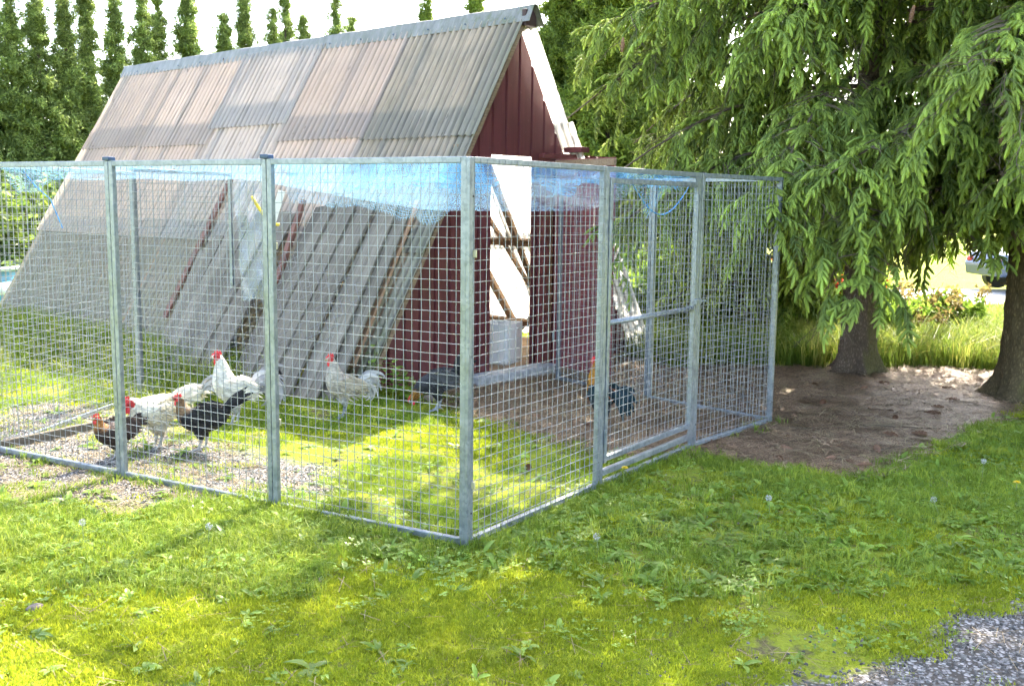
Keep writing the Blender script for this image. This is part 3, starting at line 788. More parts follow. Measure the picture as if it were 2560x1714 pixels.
# ------------------------------------------------------------------ blue netting
def mat_net(name, dens, col, cells):
    n = NT(name); uv = n.new('ShaderNodeTexCoord').outputs['UV']; sx = n.new('ShaderNodeSeparateXYZ'); n.l.new(uv, sx.inputs[0])
    u = n.math('FRACT', n.math('MULTIPLY', sx.outputs[0], cells)); v = n.math('FRACT', n.math('MULTIPLY', sx.outputs[1], cells))
    a = n.math('MAXIMUM', n.math('LESS_THAN', u, dens), n.math('LESS_THAN', v, dens))
    n.leafy(col, .45, .5, .3)
    mx = n.n['Mix Shader'] if 'Mix Shader' in n.n else None
    tr = n.new('ShaderNodeBsdfTransparent'); m2 = n.new('ShaderNodeMixShader')
    n.l.new(a, m2.inputs[0]); n.l.new(tr.outputs[0], m2.inputs[1]); n.l.new(mx.outputs[0], m2.inputs[2]); n.l.new(m2.outputs[0], n.out.inputs[0])
    return n.m
NET = mat_net('blue_net', .08, (.20, .45, .68), 70)
NETD = mat_net('blue_net_bunched', .17, (.11, .36, .66), 64)
def net_sheet(fn, nu, nv, mat, su, sv, name):
    vs = []; fs = []; uvs = []
    for j in range(nv + 1):
        for i in range(nu + 1):
            vs.append(tuple(fn(i / nu, j / nv))); uvs.append((su * i / nu, sv * j / nv))
    for j in range(nv):
        for i in range(nu):
            q = j * (nu + 1) + i; fs.append((q, q + 1, q + nu + 2, q + nu + 1))
    me = bpy.data.meshes.new(name); me.from_pydata(vs, [], fs); me.materials.append(mat)
    ul = me.uv_layers.new(name='UVMap')
    li = np.zeros(len(me.loops), np.int32); me.loops.foreach_get('vertex_index', li)
    ul.data.foreach_set('uv', np.array(uvs, np.float32)[li].ravel()); me.polygons.foreach_set('use_smooth', [True] * len(me.polygons))
    return me
NTR = empty('bird_net', (0, 0, 0)); tag(NTR, 'crumpled blue bird net draped over the top of the run', 'bird net')
c0, l1, l2, l3, r1, r2, r3, bk1 = (pens[q] for q in ('C0', 'L1', 'L2', 'L3', 'R1', 'R2', 'R3', 'BK1'))
back_l, back_r = Vector((-2.2, 8.4, 0)), Vector((.55, 8.7, 0))
def over(u, v):
    fr = l3.lerp(c0, u); bk = Vector((-3.05, 8.2, 0)).lerp(Vector((1.1, 8.4, 0)), u); p = fr.lerp(bk, v)
    w = vnoise(u * 9, v * 5, 1.0) - .5
    sag = (.06 + .20 * max(0, min(1, (u - .45) / .3))) * math.sin(math.pi * min(1, v * 1.05)) ** .8
    return Vector((p.x, p.y, PH - .01 - sag + .05 * w * math.sin(math.pi * v)))
link('net_canopy', net_sheet(over, 60, 30, NET, 3.6, 3.0, 'net_canopy'), NTR)
def curtain(p0, p1, depth, seed, off, rip=5, back=.04):
    ax = (p1 - p0); nrm = Vector((-ax.y, ax.x, 0)).normalized()
    if nrm.y < 0: nrm = -nrm
    L = ax.length
    def fn(u, v):
        p = p0.lerp(p1, u); d = depth(u); w = vnoise(u * rip * L + seed, v * 4, 1.0) - .5; w2 = vnoise(u * 14 + seed, v * 9 + 3, 1.0) - .5
        return p + nrm * (back + off + .10 * v + .05 * w + .018 * v * math.sin(u * 34 + 5 * w2)) + Vector((0, 0, PH - .012 - d * v * (1 + .35 * w) + .05 * w2 * v))
    return fn
d1 = lambda u: .16 + .13 * math.sin(math.pi * min(1, u * 1.1)) ** 2 + .05 * math.sin(u * 9)
link('net_fold', net_sheet(curtain(c0, l1, d1, 2.3, 0.0), 60, 16, NET, 1.3, .5, 'net_fold'), NTR)
d2 = lambda u: .20 - .08 * u + .03 * math.sin(u * 11)
link('net_fold', net_sheet(curtain(c0, r1, d2, 5.1, 0.0), 50, 16, NET, 1.3, .5, 'net_fold'), NTR)
link('net_fold', net_sheet(curtain(c0, r1, lambda u: .11 + .02 * math.sin(u * 8), 8.1, .05, 9), 60, 12, NETD, 1.3, .3, 'net_fold'), NTR)
link('net_fold', net_sheet(curtain(c0, l1, lambda u: .10 + .05 * math.sin(u * 6 + 1) ** 2, 3.4, .06, 9), 60, 12, NETD, 1.3, .3, 'net_fold'), NTR)
d3 = lambda u: .05 + .05 * abs(math.sin(u * 5)) + .22 * max(0, 1 - abs(u - .62) / .14)
link('net_fold', net_sheet(curtain(r1, r2, d3, 1.2, -.01, 6, .03), 50, 14, NET, 1.3, .4, 'net_fold'), NTR)
link('net_fold', net_sheet(curtain(r1, r2, lambda u: .06 + .03 * math.sin(u * 7) ** 2, 7.7, .03, 9), 50, 10, NETD, 1.3, .3, 'net_fold'), NTR)
link('net_fold', net_sheet(curtain(l1, l2, lambda u: .03 + .08 * (1 - u) ** 2 + .01 * math.sin(u * 12), 4.2, 0), 40, 10, NET, 1.2, .3, 'net_fold'), NTR)
link('net_fold', net_sheet(curtain(l2, l3, lambda u: .035 + .16 * u * u, 6.2, .1), 40, 12, NET, 1.2, .4, 'net_fold'), NTR)
mb = MB()
mb.tube([r1.lerp(r2, t_) + Vector((-.02, .03, PH - .04 - .23 * math.sin(math.pi * (t_ - .25) / .7) ** 1.0)) for t_ in np.linspace(.27, .93, 14)], .004, 6)
mb.build('net_rope', simple('net_rope_blue', (.05, .25, .55), .6), NTR)
mb = MB(); q0 = l2.lerp(l3, .72)
mb.tube([q0 + Vector((0, .12, PH - .05)), q0 + Vector((-.02 + .08, .14, PH - .14)), q0 + Vector((.14, .16, PH - .22)), q0 + Vector((.2, .18, PH - .40))], .004, 6); mb.build('net_rope', bpy.data.materials['net_rope_blue'], NTR)

# loose bits hanging in the run
tg = MB(); tg.box((-.018, -.002, -.22), (.018, .002, 0)); pt = c0.lerp(l1, .955)
tag(tg.build('white_tag', WHITEM, None, loc=(pt.x, pt.y + .12, 1.68), rot=(.1, .28, .5)), 'small white plastic tag hanging by the second front post', 'tag')
YEL = simple('yellow_hose', (.55, .42, .05), .5)
pt = l1.lerp(l2, .16)
mb = MB(); mb.tube([Vector((-.02 + .15 * t_, .02 * math.sin(t_ * 5), .15 * (1 - t_) ** 2.2)) for t_ in np.linspace(0, 1, 12)], .009, 8)
tag(mb.build('hose_piece', YEL, None, smooth=True, loc=(pt.x + .02, pt.y + .22, 1.50)), 'bent yellow hose piece caught in the net beside the second post', 'hose')
# crumpled clear film hanging behind the second post
def mat_film():
    n = NT('clear_film'); n.fin((.62, .78, .86), .12, 0, .6); n.bump(n.noise(n.co('Object'), 30, 4), .8, .01)
    tr = n.new('ShaderNodeBsdfTransparent'); mx = n.new('ShaderNodeMixShader'); mx.inputs[0].default_value = .2
    n.l.new(tr.outputs[0], mx.inputs[1]); n.l.new(n.p.outputs[0], mx.inputs[2]); n.l.new(mx.outputs[0], n.out.inputs[0]); return n.m
def film(u, v):
    w = vnoise(u * 5, v * 7, 1.0) - .5
    return Vector(((u - .5) * .30 * (1 - .35 * v), .10 * w, -.95 * v))
fm = net_sheet(film, 16, 36, mat_film(), 1, 1, 'plastic_film'); pt = Vector((-1.86, 7.35, 1.86))
tag(link('plastic_film', fm, None, loc=pt, rot=(0, 0, .4)), 'crumpled clear plastic film hanging from the net before the planks', 'plastic film')
# loose chain-link piece leaning in front of the planks
def chain():
    mb = MB(); Wc, Hc = 1.35, 1.05; st = .11
    for sgn in (-1, 1):
        c = -Hc
        while c < Wc + Hc:
            pts = []
            for t_ in np.linspace(0, 1, 8):
                y = Hc * t_; x = c + y if sgn > 0 else c + Hc - y
                if 0 <= x <= Wc: pts.append(Vector((x, .05 * math.sin(x * 4) * math.sin(y * 3), y)))
            if len(pts) > 1: mb.tube(pts, .0022, 4, cap=False)
            c += st
    return mb
tag(chain().build('loose_wire_netting', simple('old_wire', (.20, .19, .18), .5, .5), None, loc=(-2.75, 8.62, .42), rot=(-.45, .30, -.46)), 'torn piece of diamond wire netting leaning against the planks', 'wire netting')

# ------------------------------------------------------------------ poultry
def mat_feather(name, rough=.65):
    n = NT(name); co = n.co('Object'); c = n.attr('tint')
    v = n.vor(n.co('Object', (38, 60, 60)), 1.0); a = n.noise(n.co('Object', (20, 70, 40)), 1.0, 4)
    f = n.math('ADD', n.math('MULTIPLY', v, .5), n.math('MULTIPLY', a, .5))
    col = n.mix(n.step(f, .2, .75), c, n.mix(.5, c, (0, 0, 0)), 'MIX')
    n.bump(f, .7, .012)
    return n.fin(col, rough, 0, .25)
FEATHER = mat_feather('feathers')
def mat_tint(name, rough=.6, trans=.15):
    n = NT(name); c = n.attr('tint'); a = n.noise(n.co('Object', (30, 30, 30)), 1.0, 4)
    col = n.mix(n.math('MULTIPLY', a, .5), c, n.mix(.6, c, (0, 0, 0)))
    return n.leafy(col, trans, rough, .25)
PLUME = mat_tint('plumes')
def mat_flesh():
    n = NT('comb_red'); a = n.noise(n.co('Object'), 90, 3); n.bump(a, .6, .004)
    return n.fin(n.ramp(a, [(.3, (.48, .02, .03)), (.7, (.70, .05, .06))]), .5, 0, .4)
COMB = mat_flesh()
EYE = simple('bird_eye', (.01, .008, .006), .15, 0, 0, 10, 0)

def catmull(pts, n):
    pts = [np.array(p, float) for p in pts]; P = [2 * pts[0] - pts[1]] + pts + [2 * pts[-1] - pts[-2]]; out = []
    for i in range(1, len(P) - 2):
        for k_ in range(n):
            t = k_ / n; a, b, c, d = P[i - 1], P[i], P[i + 1], P[i + 2]
            out.append(.5 * ((2 * b) + (-a + c) * t + (2 * a - 5 * b + 4 * c - d) * t * t + (-a + 3 * b - 3 * c + d) * t ** 3))
    out.append(P[-2]); return np.array(out)

def chicken(nm, label, cat, loc, yaw, spec):
    """spec: spine [(x,z,halfwidth,halfheight)...] tail->beak; colours; comb size; tail feathers"""
    sc = spec.get('scale', 1.0)
    sp = catmull(spec['spine'], 5)
    mb = MB(); n = 16
    for i, (x, z, w, h) in enumerate(sp):
        a = sp[max(0, i - 1)]; b = sp[min(len(sp) - 1, i + 1)]; tx, tz = b[0] - a[0], b[1] - a[1]; l_ = math.hypot(tx, tz) + 1e-9; tx, tz = tx / l_, tz / l_
        w = max(w, .002); h = max(h, .002)
        for k_ in range(n):
            q = 6.28318 * k_ / n; cy, cz = w * math.cos(q), h * math.sin(q)
            mb.v.append((x - tz * cz, cy, z + tx * cz)); mb.col.append((1, 1, 1))
    for i in range(len(sp) - 1):
        for k_ in range(n): mb.f.append((i * n + k_, i * n + (k_ + 1) % n, (i + 1) * n + (k_ + 1) % n, (i + 1) * n + k_))
    mb.f.append(tuple(range(n - 1, -1, -1))); o_ = (len(sp) - 1) * n; mb.f.append(tuple(o_ + k_ for k_ in range(n)))
    hipx, hipz = spec['hip']; st = spec.get('stride', .02)
    for s in (-1, 1):
        y = s * .042; fx = hipx + .01 + s * st
        mb.tube([(hipx, y, hipz), (hipx + .012 + s * st * .3, y, hipz * .72), (hipx - .012 + s * st * .6, y, hipz * .46)], [.052, .040, .014], 10)
        mb.tube([(hipx - .012 + s * st * .6, y, hipz * .48), (fx, y, .02)], [.0115, .0095], 8)
        for ta in (-.5, 0, .5, 3.14):
            L = .055 if ta != 3.14 else .028
            mb.tube([(fx, y, .018), (fx + math.cos(ta) * L * .6, y + math.sin(ta) * L * .6, .013), (fx + math.cos(ta) * L, y + math.sin(ta) * L, .005)], [.0085, .0075, .0055], 6)
    me = mb.mesh(nm + '_body')
    tmp = bpy.data.objects.new('tmp', me); C.objects.link(tmp)
    rm = tmp.modifiers.new('r', 'REMESH'); rm.mode = 'VOXEL'; rm.voxel_size = .0055; rm.use_smooth_shade = True
    sm_ = tmp.modifiers.new('s', 'SMOOTH'); sm_.iterations = 2; sm_.factor = .4
    dg = bpy.context.evaluated_depsgraph_get(); dg.update()
    bm_ = bpy.data.meshes.new_from_object(tmp.evaluated_get(dg)); bpy.data.objects.remove(tmp); bpy.data.meshes.remove(me)
    bm_.name = nm + '_body'; bm_.materials.clear(); bm_.materials.append(FEATHER)
    co = np.zeros(len(bm_.vertices) * 3, np.float32); bm_.vertices.foreach_get('co', co); co = co.reshape(-1, 3)
    hd = np.array(spec['head'])       # head centre x,z
    col = np.tile(np.array(spec['body'], np.float32), (len(co), 1))
    br = fbm(co[:, 0] * 30, co[:, 2] * 30 + co[:, 1] * 20, 1.0)[:, None]; col = col * (.75 + .5 * br)
    if 'neck' in spec:
        dn_ = np.hypot(co[:, 0] - hd[0], co[:, 2] - hd[1]); f = np.clip((spec.get('neckr', .12) - dn_) / .04 + (br[:, 0] - .5), 0, 1)[:, None]; col = col * (1 - f) + np.array(spec['neck']) * f * (.7 + .6 * br)
    if 'breast' in spec:
        f = np.clip((co[:, 0] - .03) / .05, 0, 1)[:, None] * np.clip((co[:, 2] - .16) / .04, 0, 1)[:, None]; col = col * (1 - f) + np.array(spec['breast']) * f * (.7 + .6 * br)
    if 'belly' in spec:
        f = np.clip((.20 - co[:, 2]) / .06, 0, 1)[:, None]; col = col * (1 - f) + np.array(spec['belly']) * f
    lg = (co[:, 2] < hipz * .50)[:, None]; col = np.where(lg, np.array(spec.get('leg', (.42, .40, .34))), col)
    # red face, horn beak
    d = np.sqrt((co[:, 0] - hd[0]) ** 2 + co[:, 1] ** 2 * .3 + (co[:, 2] - hd[1]) ** 2); fc = (d < spec.get('face', .024))[:, None]; col = np.where(fc, np.array((.50, .04, .04)), col)
    bk = np.array(spec['spine'][-1][:2]); db = np.hypot(co[:, 0] - bk[0], co[:, 2] - bk[1]); col = np.where((db < .022)[:, None], np.array((.42, .33, .18)), col)
    at = bm_.color_attributes.new('tint', 'FLOAT_COLOR', 'POINT'); at.data.foreach_set('color', np.c_[col, np.ones(len(col))].astype(np.float32).ravel())
    bm_.polygons.foreach_set('use_smooth', [True] * len(bm_.polygons))
    z0 = float(ground_z(loc[0], loc[1]))
    root = link(nm, bm_, None, (loc[0], loc[1], z0), (0, 0, yaw), (sc, sc, sc)); tag(root, label, cat, 'poultry in the run')
    # comb: serrated plate on top of the head, following its tilt
    cs = spec.get('comb', .03); hx_, hz_ = hd; ba = math.atan2(bk[1] - hz_, bk[0] - hx_)
    R2 = lambda x, z: (hx_ + x * math.cos(ba) - z * math.sin(ba), hz_ + x * math.sin(ba) + z * math.cos(ba))
    mb = MB(); outl = [(.032, .006), (.036, .018), (.024, .020 + cs * .35), (.018, .02 + cs * .15), (.010, .020 + cs * .85), (.003, .02 + cs * .3), (-.008, .02 + cs), (-.015, .02 + cs * .35), (-.026, .02 + cs * .75), (-.034, .016), (-.024, .004)]
    for s in (-1, 1):
        for (x, z) in outl:
            X_, Z_ = R2(x, z); mb.v.append((X_, s * .0045, Z_)); mb.col.append((1, 1, 1))
    m_ = len(outl); mb.f += [tuple(range(m_)), tuple(range(2 * m_ - 1, m_ - 1, -1))] + [(i, i + m_, (i + 1) % m_ + m_, (i + 1) % m_) for i in range(m_)]
    mb.build('comb', COMB, root)
    for s in (-1, 1):
        X_, Z_ = R2(.018, -.022 - cs * .35); mb = MB(); mb.ell((X_, s * .010, Z_), .011, .006, .012 + cs * .45, 8, 6); mb.build('wattle', COMB, root, smooth=True)
        X_, Z_ = R2(.012, .006); mb = MB(); mb.ell((X_, s * .0215, Z_), .0045, .003, .0045, 8, 6); mb.build('eye', EYE, root, smooth=True)
    # wings: overlapping feather shell
    if spec.get('wing', True):
        wx, wz, wl, wt = spec.get('wingp', (.06, .285, .20, -.25))
        for s in (-1, 1):
            mb = MB(); rw = random.Random(3)
            for row in range(5):
                for q in range(7):
                    L = wl * (.30 + .10 * row) * rw.uniform(.85, 1.1); bx = -wl * (.02 + .13 * row); bz = .035 - .022 * q + .006 * row
                    an = wt + (q - 3) * .05; cd = np.array(spec.get('wingc', spec['body'])) * rw.uniform(.7, 1.2)
                    wB = max(.01, spec.get('bw', .088) - .012 * abs(q - 2.5) * .8) + .004 + .0035 * (5 - row)
                    p0 = Vector((wx + bx, s * (wB), wz + bz)); dd = Vector((-math.cos(an), s * -.06, math.sin(an)))
                    pe = p0 + dd * L; uvv = Vector((math.sin(an), 0, math.cos(an))); w_ = .013
                    pm = p0.lerp(pe, .6) + Vector((0, s * .004, 0))
                    mb.add([p0 - uvv * w_ * .5, p0 + uvv * w_ * .5, pm + uvv * w_, pe, pm - uvv * w_], [(0, 1, 2, 3, 4)], tuple(cd))
            tag(mb.build('wing', PLUME, root, color=True), kind='stuff')
    # tail plumes
    tl = spec.get('tail')
    if tl:
        rw = random.Random(tl.get('seed', 1)); tx_, tz_ = tl['at']; mb = MB()
        for i in range(tl['n']):
            a0 = tl['ang'] + rw.uniform(-1, 1) * tl['spread']; L = tl['len'] * rw.uniform(.65, 1.1); cu = tl['curl'] * rw.uniform(.6, 1.25); w_ = tl['w'] * rw.uniform(.7, 1.1)
            y0 = rw.uniform(-1, 1) * .028; sy = y0 * tl.get('fan', 1.2); p = Vector((tx_ + rw.uniform(-.02, .02), y0, tz_ + rw.uniform(-.025, .025))); an = a0; sg = 9; cd = tuple(np.array(tl['col']) * rw.uniform(.6, 1.3)); vs = []
            for j in range(sg + 1):
                t = j / sg; ww = w_ * math.sin(math.pi * (.12 + .83 * t)) ** .7; nx_ = Vector((-math.sin(an), 0, math.cos(an))); sdv = Vector((0, 1, 0)) * .45 + nx_ * .9
                vs += [p - sdv * ww, p + Vector((0, .003, 0)), p + sdv * ww]
                p = p + Vector((math.cos(an), sy * 2.2, math.sin(an))) * (L / sg); an += cu / sg
            fs = []
            for j in range(sg):
                o2 = j * 3; fs += [(o2, o2 + 1, o2 + 4, o2 + 3), (o2 + 1, o2 + 2, o2 + 5, o2 + 4)]
            mb.add(vs, fs, cd)
        tag(mb.build('tail', PLUME, root, color=True, smooth=True), kind='stuff')
    # hackle and saddle feathers give the outline its fringe
    hk = list(spec.get('hackle') or []) + [(.10, .52, 200, .042, spec['body']), (.42, .60, 60, .04, spec.get('breast', spec.get('neck', spec['body'])) if 'breast' in spec else spec['body'])]
    if hk:
        rw = random.Random(9); mb = MB(); spn = np.array(sp)
        for (i0, i1, cnt, L0, colr) in hk:
            for _ in range(cnt):
                t = rw.uniform(i0, i1) * (len(spn) - 1); i = int(t); x, z, w, h = spn[i]; q = rw.uniform(-.6, math.pi + .6)
                a = spn[max(0, i - 1)]; b = spn[min(len(spn) - 1, i + 1)]; tx, tz = (b[0] - a[0]), (b[1] - a[1]); l_ = math.hypot(tx, tz) + 1e-9; tx, tz = tx / l_, tz / l_
                cy, cz = w * math.cos(q) * 1.0, h * math.sin(q) * 1.0; p = Vector((x - tz * cz, cy, z + tx * cz)); nr = Vector((-tz * math.sin(q), math.cos(q), tx * math.sin(q))).normalized()
                dr = (Vector((-tx, 0, -tz)) + Vector((0, 0, -.55)) + nr * rw.uniform(.10, .30)).normalized(); L = L0 * rw.uniform(.7, 1.2); e = p + dr * L; sdv = nr.cross(dr).normalized() * .006
                mdp = p.lerp(e, .5) + nr * .004
                mb.add([p - nr * .004, mdp - sdv, e, mdp + sdv], [(0, 1, 2, 3)], tuple(np.array(colr) * rw.uniform(.65, 1.3)))
        tag(mb.build('hackle', PLUME, root, color=True), kind='stuff')
    return root

PI = math.pi
# upright rooster, alert
SP_UP = [(-.17, .235, .02, .025), (-.13, .25, .052, .057), (-.06, .247, .080, .085), (.01, .255, .090, .098), (.055, .305, .086, .088), (.072, .370, .066, .066), (.078, .425, .047, .048), (.088, .466, .033, .033), (.103, .490, .027, .026), (.130, .490, .016, .014), (.158, .483, .003, .003)]
SP_LOW = [(-.20, .29, .02, .025), (-.15, .285, .06, .065), (-.06, .265, .098, .098), (.04, .26, .104, .102), (.12, .28, .085, .088), (.165, .315, .056, .056), (.195, .335, .040, .040), (.22, .335, .029, .028), (.245, .325, .018, .017), (.272, .312, .003, .003)]
SP_HEN = [(-.18, .30, .02, .03), (-.14, .275, .055, .06), (-.06, .235, .088, .092), (.03, .225, .092, .095), (.10, .25, .072, .08), (.135, .30, .046, .048), (.15, .345, .032, .032), (.165, .372, .025, .024), (.188, .37, .014, .013), (.212, .362, .003, .003)]
SP_PECK = [(-.17, .31, .02, .03), (-.13, .29, .055, .06), (-.05, .25, .088, .090), (.04, .225, .09, .090), (.11, .20, .07, .072), (.155, .165, .045, .046), (.185, .125, .032, .032), (.203, .10, .025, .024), (.218, .08, .014, .013), (.228, .058, .003, .003)]
W_ = (.74, .70, .60); GREYT = (.34, .34, .34); BLK = (.018, .017, .018)
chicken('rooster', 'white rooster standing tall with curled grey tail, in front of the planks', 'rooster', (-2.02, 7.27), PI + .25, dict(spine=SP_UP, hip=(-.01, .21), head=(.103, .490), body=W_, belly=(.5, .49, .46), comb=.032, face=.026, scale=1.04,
        tail=dict(at=(-.15, .26), n=36, ang=2.15, spread=.6, len=.25, curl=3.2, w=.019, col=GREYT, seed=2), hackle=[(.1, .4, 60, .09, W_), (.5, .78, 60, .07, W_)], wingc=(.66, .63, .56), leg=(.45, .44, .42)))
chicken('rooster', 'pale rooster in the shade beside the red gable wall, comb raised', 'rooster', (-1.26, 7.47), PI + .55, dict(spine=SP_UP, hip=(-.01, .21), head=(.103, .490), body=(.44, .39, .33), belly=(.40, .39, .38), comb=.034, face=.024, scale=.92,
        tail=dict(at=(-.15, .25), n=36, ang=2.3, spread=.6, len=.24, curl=3.2, w=.020, col=(.42, .41, .39), seed=4), hackle=[(.08, .4, 80, .11, (.45, .39, .28)), (.5, .78, 50, .07, (.44, .40, .36))], wingc=(.43, .37, .29), leg=(.22, .24, .26)))
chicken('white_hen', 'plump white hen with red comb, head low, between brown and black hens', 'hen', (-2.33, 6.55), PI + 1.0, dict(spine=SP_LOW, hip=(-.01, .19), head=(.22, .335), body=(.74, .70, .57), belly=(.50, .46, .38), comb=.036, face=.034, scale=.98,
        tail=dict(at=(-.18, .30), n=14, ang=2.5, spread=.3, len=.15, curl=.9, w=.016, col=(.6, .58, .5), seed=6), hackle=[(.1, .35, 40, .08, (.72, .68, .55)), (.5, .75, 40, .07, W_)], wingc=(.68, .60, .42), leg=(.42, .40, .36)))
chicken('black_hen', 'black hen with brown feathered neck and upright tail, near the front rail', 'hen', (-2.0, 6.46), PI + .15, dict(spine=SP_HEN, hip=(.0, .18), head=(.165, .372), body=BLK, neck=(.20, .12, .06), neckr=.13, comb=.022, face=.022, scale=.92,
        tail=dict(at=(-.16, .30), n=20, ang=2.35, spread=.28, len=.19, curl=.5, w=.019, col=(.016, .016, .018), seed=7), hackle=[(.5, .82, 90, .06, (.24, .15, .08)), (.1, .4, 50, .06, BLK)], wingc=(.02, .02, .021), leg=(.40, .38, .36)))
chicken('brown_hen', 'dark brown hen with orange head half behind a front post', 'hen', (-2.47, 6.22), PI + .95, dict(spine=SP_HEN, hip=(.0, .18), head=(.165, .372), body=(.045, .03, .026), neck=(.36, .16, .05), neckr=.12, comb=.016, face=.02, scale=.80,
        tail=dict(at=(-.16, .28), n=14, ang=2.75, spread=.3, len=.13, curl=.7, w=.018, col=(.05, .035, .03), seed=8), hackle=[(.55, .82, 60, .05, (.38, .18, .07)), (.1, .4, 40, .06, (.09, .06, .05))], wingc=(.07, .05, .045), leg=(.36, .34, .32)))
chicken('rooster', 'white rooster hidden behind the white hen, only back and grey tail showing', 'rooster', (-2.42, 7.45), PI - .1, dict(spine=SP_PECK, hip=(-.01, .20), head=(.203, .10), body=W_, comb=.03, face=.026, scale=.76,
        tail=dict(at=(-.16, .30), n=18, ang=2.2, spread=.35, len=.28, curl=2.2, w=.015, col=(.40, .40, .39), seed=9), hackle=[(.1, .4, 50, .09, W_)]))
chicken('black_hen', 'black hen behind the tall white rooster, half hidden by a post', 'hen', (-1.87, 7.78), PI / 2 + .25, dict(spine=SP_HEN, hip=(.0, .18), head=(.165, .372), body=BLK, comb=.02, face=.02, scale=.86,
        tail=dict(at=(-.16, .29), n=16, ang=2.4, spread=.3, len=.17, curl=.6, w=.018, col=BLK, seed=10)))
chicken('grey_hen', 'dark grey hen pecking by the gable wall, orange head low and black tail up', 'hen', (-.58, 7.84), PI + .15, dict(spine=SP_PECK, hip=(-.01, .19), head=(.203, .10), body=(.035, .035, .039), neck=(.34, .15, .03), neckr=.10, comb=.014, face=.014, scale=.98,
        tail=dict(at=(-.15, .30), n=18, ang=1.95, spread=.3, len=.17, curl=.7, w=.02, col=BLK, seed=11), hackle=[(.55, .85, 60, .05, (.36, .17, .04)), (.1, .45, 60, .06, (.06, .06, .065))], wingc=(.07, .07, .075), leg=(.34, .36, .38)))
chicken('rooster', 'orange and black rooster with green black tail behind the door post', 'rooster', (.67, 7.42), PI * .70, dict(spine=SP_UP, hip=(-.01, .21), head=(.103, .490), body=(.025, .035, .04), neck=(.42, .17, .02), neckr=.20, breast=(.44, .19, .02), comb=.034, face=.026, scale=.93,
        tail=dict(at=(-.14, .26), n=30, ang=2.9, spread=.5, len=.24, curl=1.6, w=.024, col=(.012, .035, .045), seed=12), hackle=[(.5, .85, 90, .09, (.46, .2, .03)), (.1, .4, 50, .10, (.25, .08, .03))], wingc=(.02, .045, .055), leg=(.05, .05, .05)))

# ------------------------------------------------------------------ spruces
def spruce_sprig(name, seed, shoots, length, tip):
    """spray of plump needle fingers along a drooping twig (+X)"""
    r = random.Random(seed); v = []; f = []; t = []
    def shoot(p, d, L, tint, nn, thick=1.0):
        d = d.normalized(); cur = d.copy(); pos = p.copy(); path = []
        for i in range(5):
            path.append(pos.copy()); pos = pos + cur * (L / 4); cur = (cur + Vector((0, 0, -.13))).normalized()
        a = d.orthogonal().normalized(); b = d.cross(a); o = len(v)
        for i, q in enumerate(path):
            rr = (.0045, .0088, .0100, .0095, .005)[i] * thick
            for k_ in range(5):
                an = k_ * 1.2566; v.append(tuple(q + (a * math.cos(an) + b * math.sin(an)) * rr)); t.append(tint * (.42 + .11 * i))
        for i in range(4):
            for k_ in range(5): f.append((o + i * 5 + k_, o + i * 5 + (k_ + 1) % 5, o + (i + 1) * 5 + (k_ + 1) % 5, o + (i + 1) * 5 + k_))
        for i in range(nn):
            s = (i + r.random()) / nn; j = min(3, int(s * 4)); q = path[j].lerp(path[j + 1], s * 4 - j); ax = (path[j + 1] - path[j]).normalized()
            an = i * 2.4 + r.random(); rad = a * math.cos(an) + b * math.sin(an); nd = (ax * r.uniform(.5, .9) + rad * .9).normalized(); nl = r.uniform(.015, .023) * (1.05 - .25 * s ** 3)
            wv = nd.cross(rad).normalized() * .0030 * thick; o2 = len(v)
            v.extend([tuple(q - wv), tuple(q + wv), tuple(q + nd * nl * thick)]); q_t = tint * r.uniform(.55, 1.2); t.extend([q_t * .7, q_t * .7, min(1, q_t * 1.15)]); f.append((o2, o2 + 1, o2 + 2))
    p = Vector((0, 0, 0)); cur = Vector((1, 0, .15)).normalized(); n = shoots; path = [p.copy()]
    for i in range(n):
        p = p + cur * (length / n); cur = (cur + Vector((0, r.uniform(-.08, .08), -.75 / n))).normalized(); path.append(p.copy())
    for i in range(1, n + 1):
        s = i / n; dirn = (path[i] - path[i - 1]).normalized()
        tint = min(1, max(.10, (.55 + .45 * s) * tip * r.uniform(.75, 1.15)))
        for sd_ in (1, -1):
            if r.random() < .12: continue
            shoot(path[i - 1].lerp(path[i], .2 + r.random() * .6), dirn * r.uniform(.4, 1.1) + Vector((0, sd_ * r.uniform(.25, .95), r.uniform(-.7, .1))), r.uniform(.055, .095) * (1.15 - .3 * s), tint * r.uniform(.8, 1.1), 52, 1.12)
        shoot(path[i - 1], dirn, length / n * 1.1, tint * .45, 14, .8)
    shoot(path[-1], cur, .095, min(1, tip * 1.1), 56, 1.12)
    return source(name, v, f, t, SPRUCE)
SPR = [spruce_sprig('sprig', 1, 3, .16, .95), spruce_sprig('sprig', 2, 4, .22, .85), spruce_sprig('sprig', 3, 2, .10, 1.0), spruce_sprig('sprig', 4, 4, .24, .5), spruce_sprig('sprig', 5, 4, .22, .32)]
def bare_twig(name, seed):
    r = random.Random(seed); mb = MB()
    pts = [Vector((0, 0, 0))]
    for i in range(7): pts.append(pts[-1] + Vector((.07, r.uniform(-.02, .02), r.uniform(-.03, .01))))
    mb.tube(pts, [.004 * (1 - i / 9) for i in range(8)], 4, cap=False)
    for i in range(1, 7):
        s = 1 if i % 2 else -1; q = [pts[i]]
        for j in range(3): q.append(q[-1] + Vector((.03, s * .03, r.uniform(-.03, .005))))
        mb.tube(q, [.0022, .0018, .0014, .001], 3, cap=False)
    return source(name, mb.v, mb.f, [.2] * len(mb.v), TWIG)
SPR.append(bare_twig('bare_twig', 3))

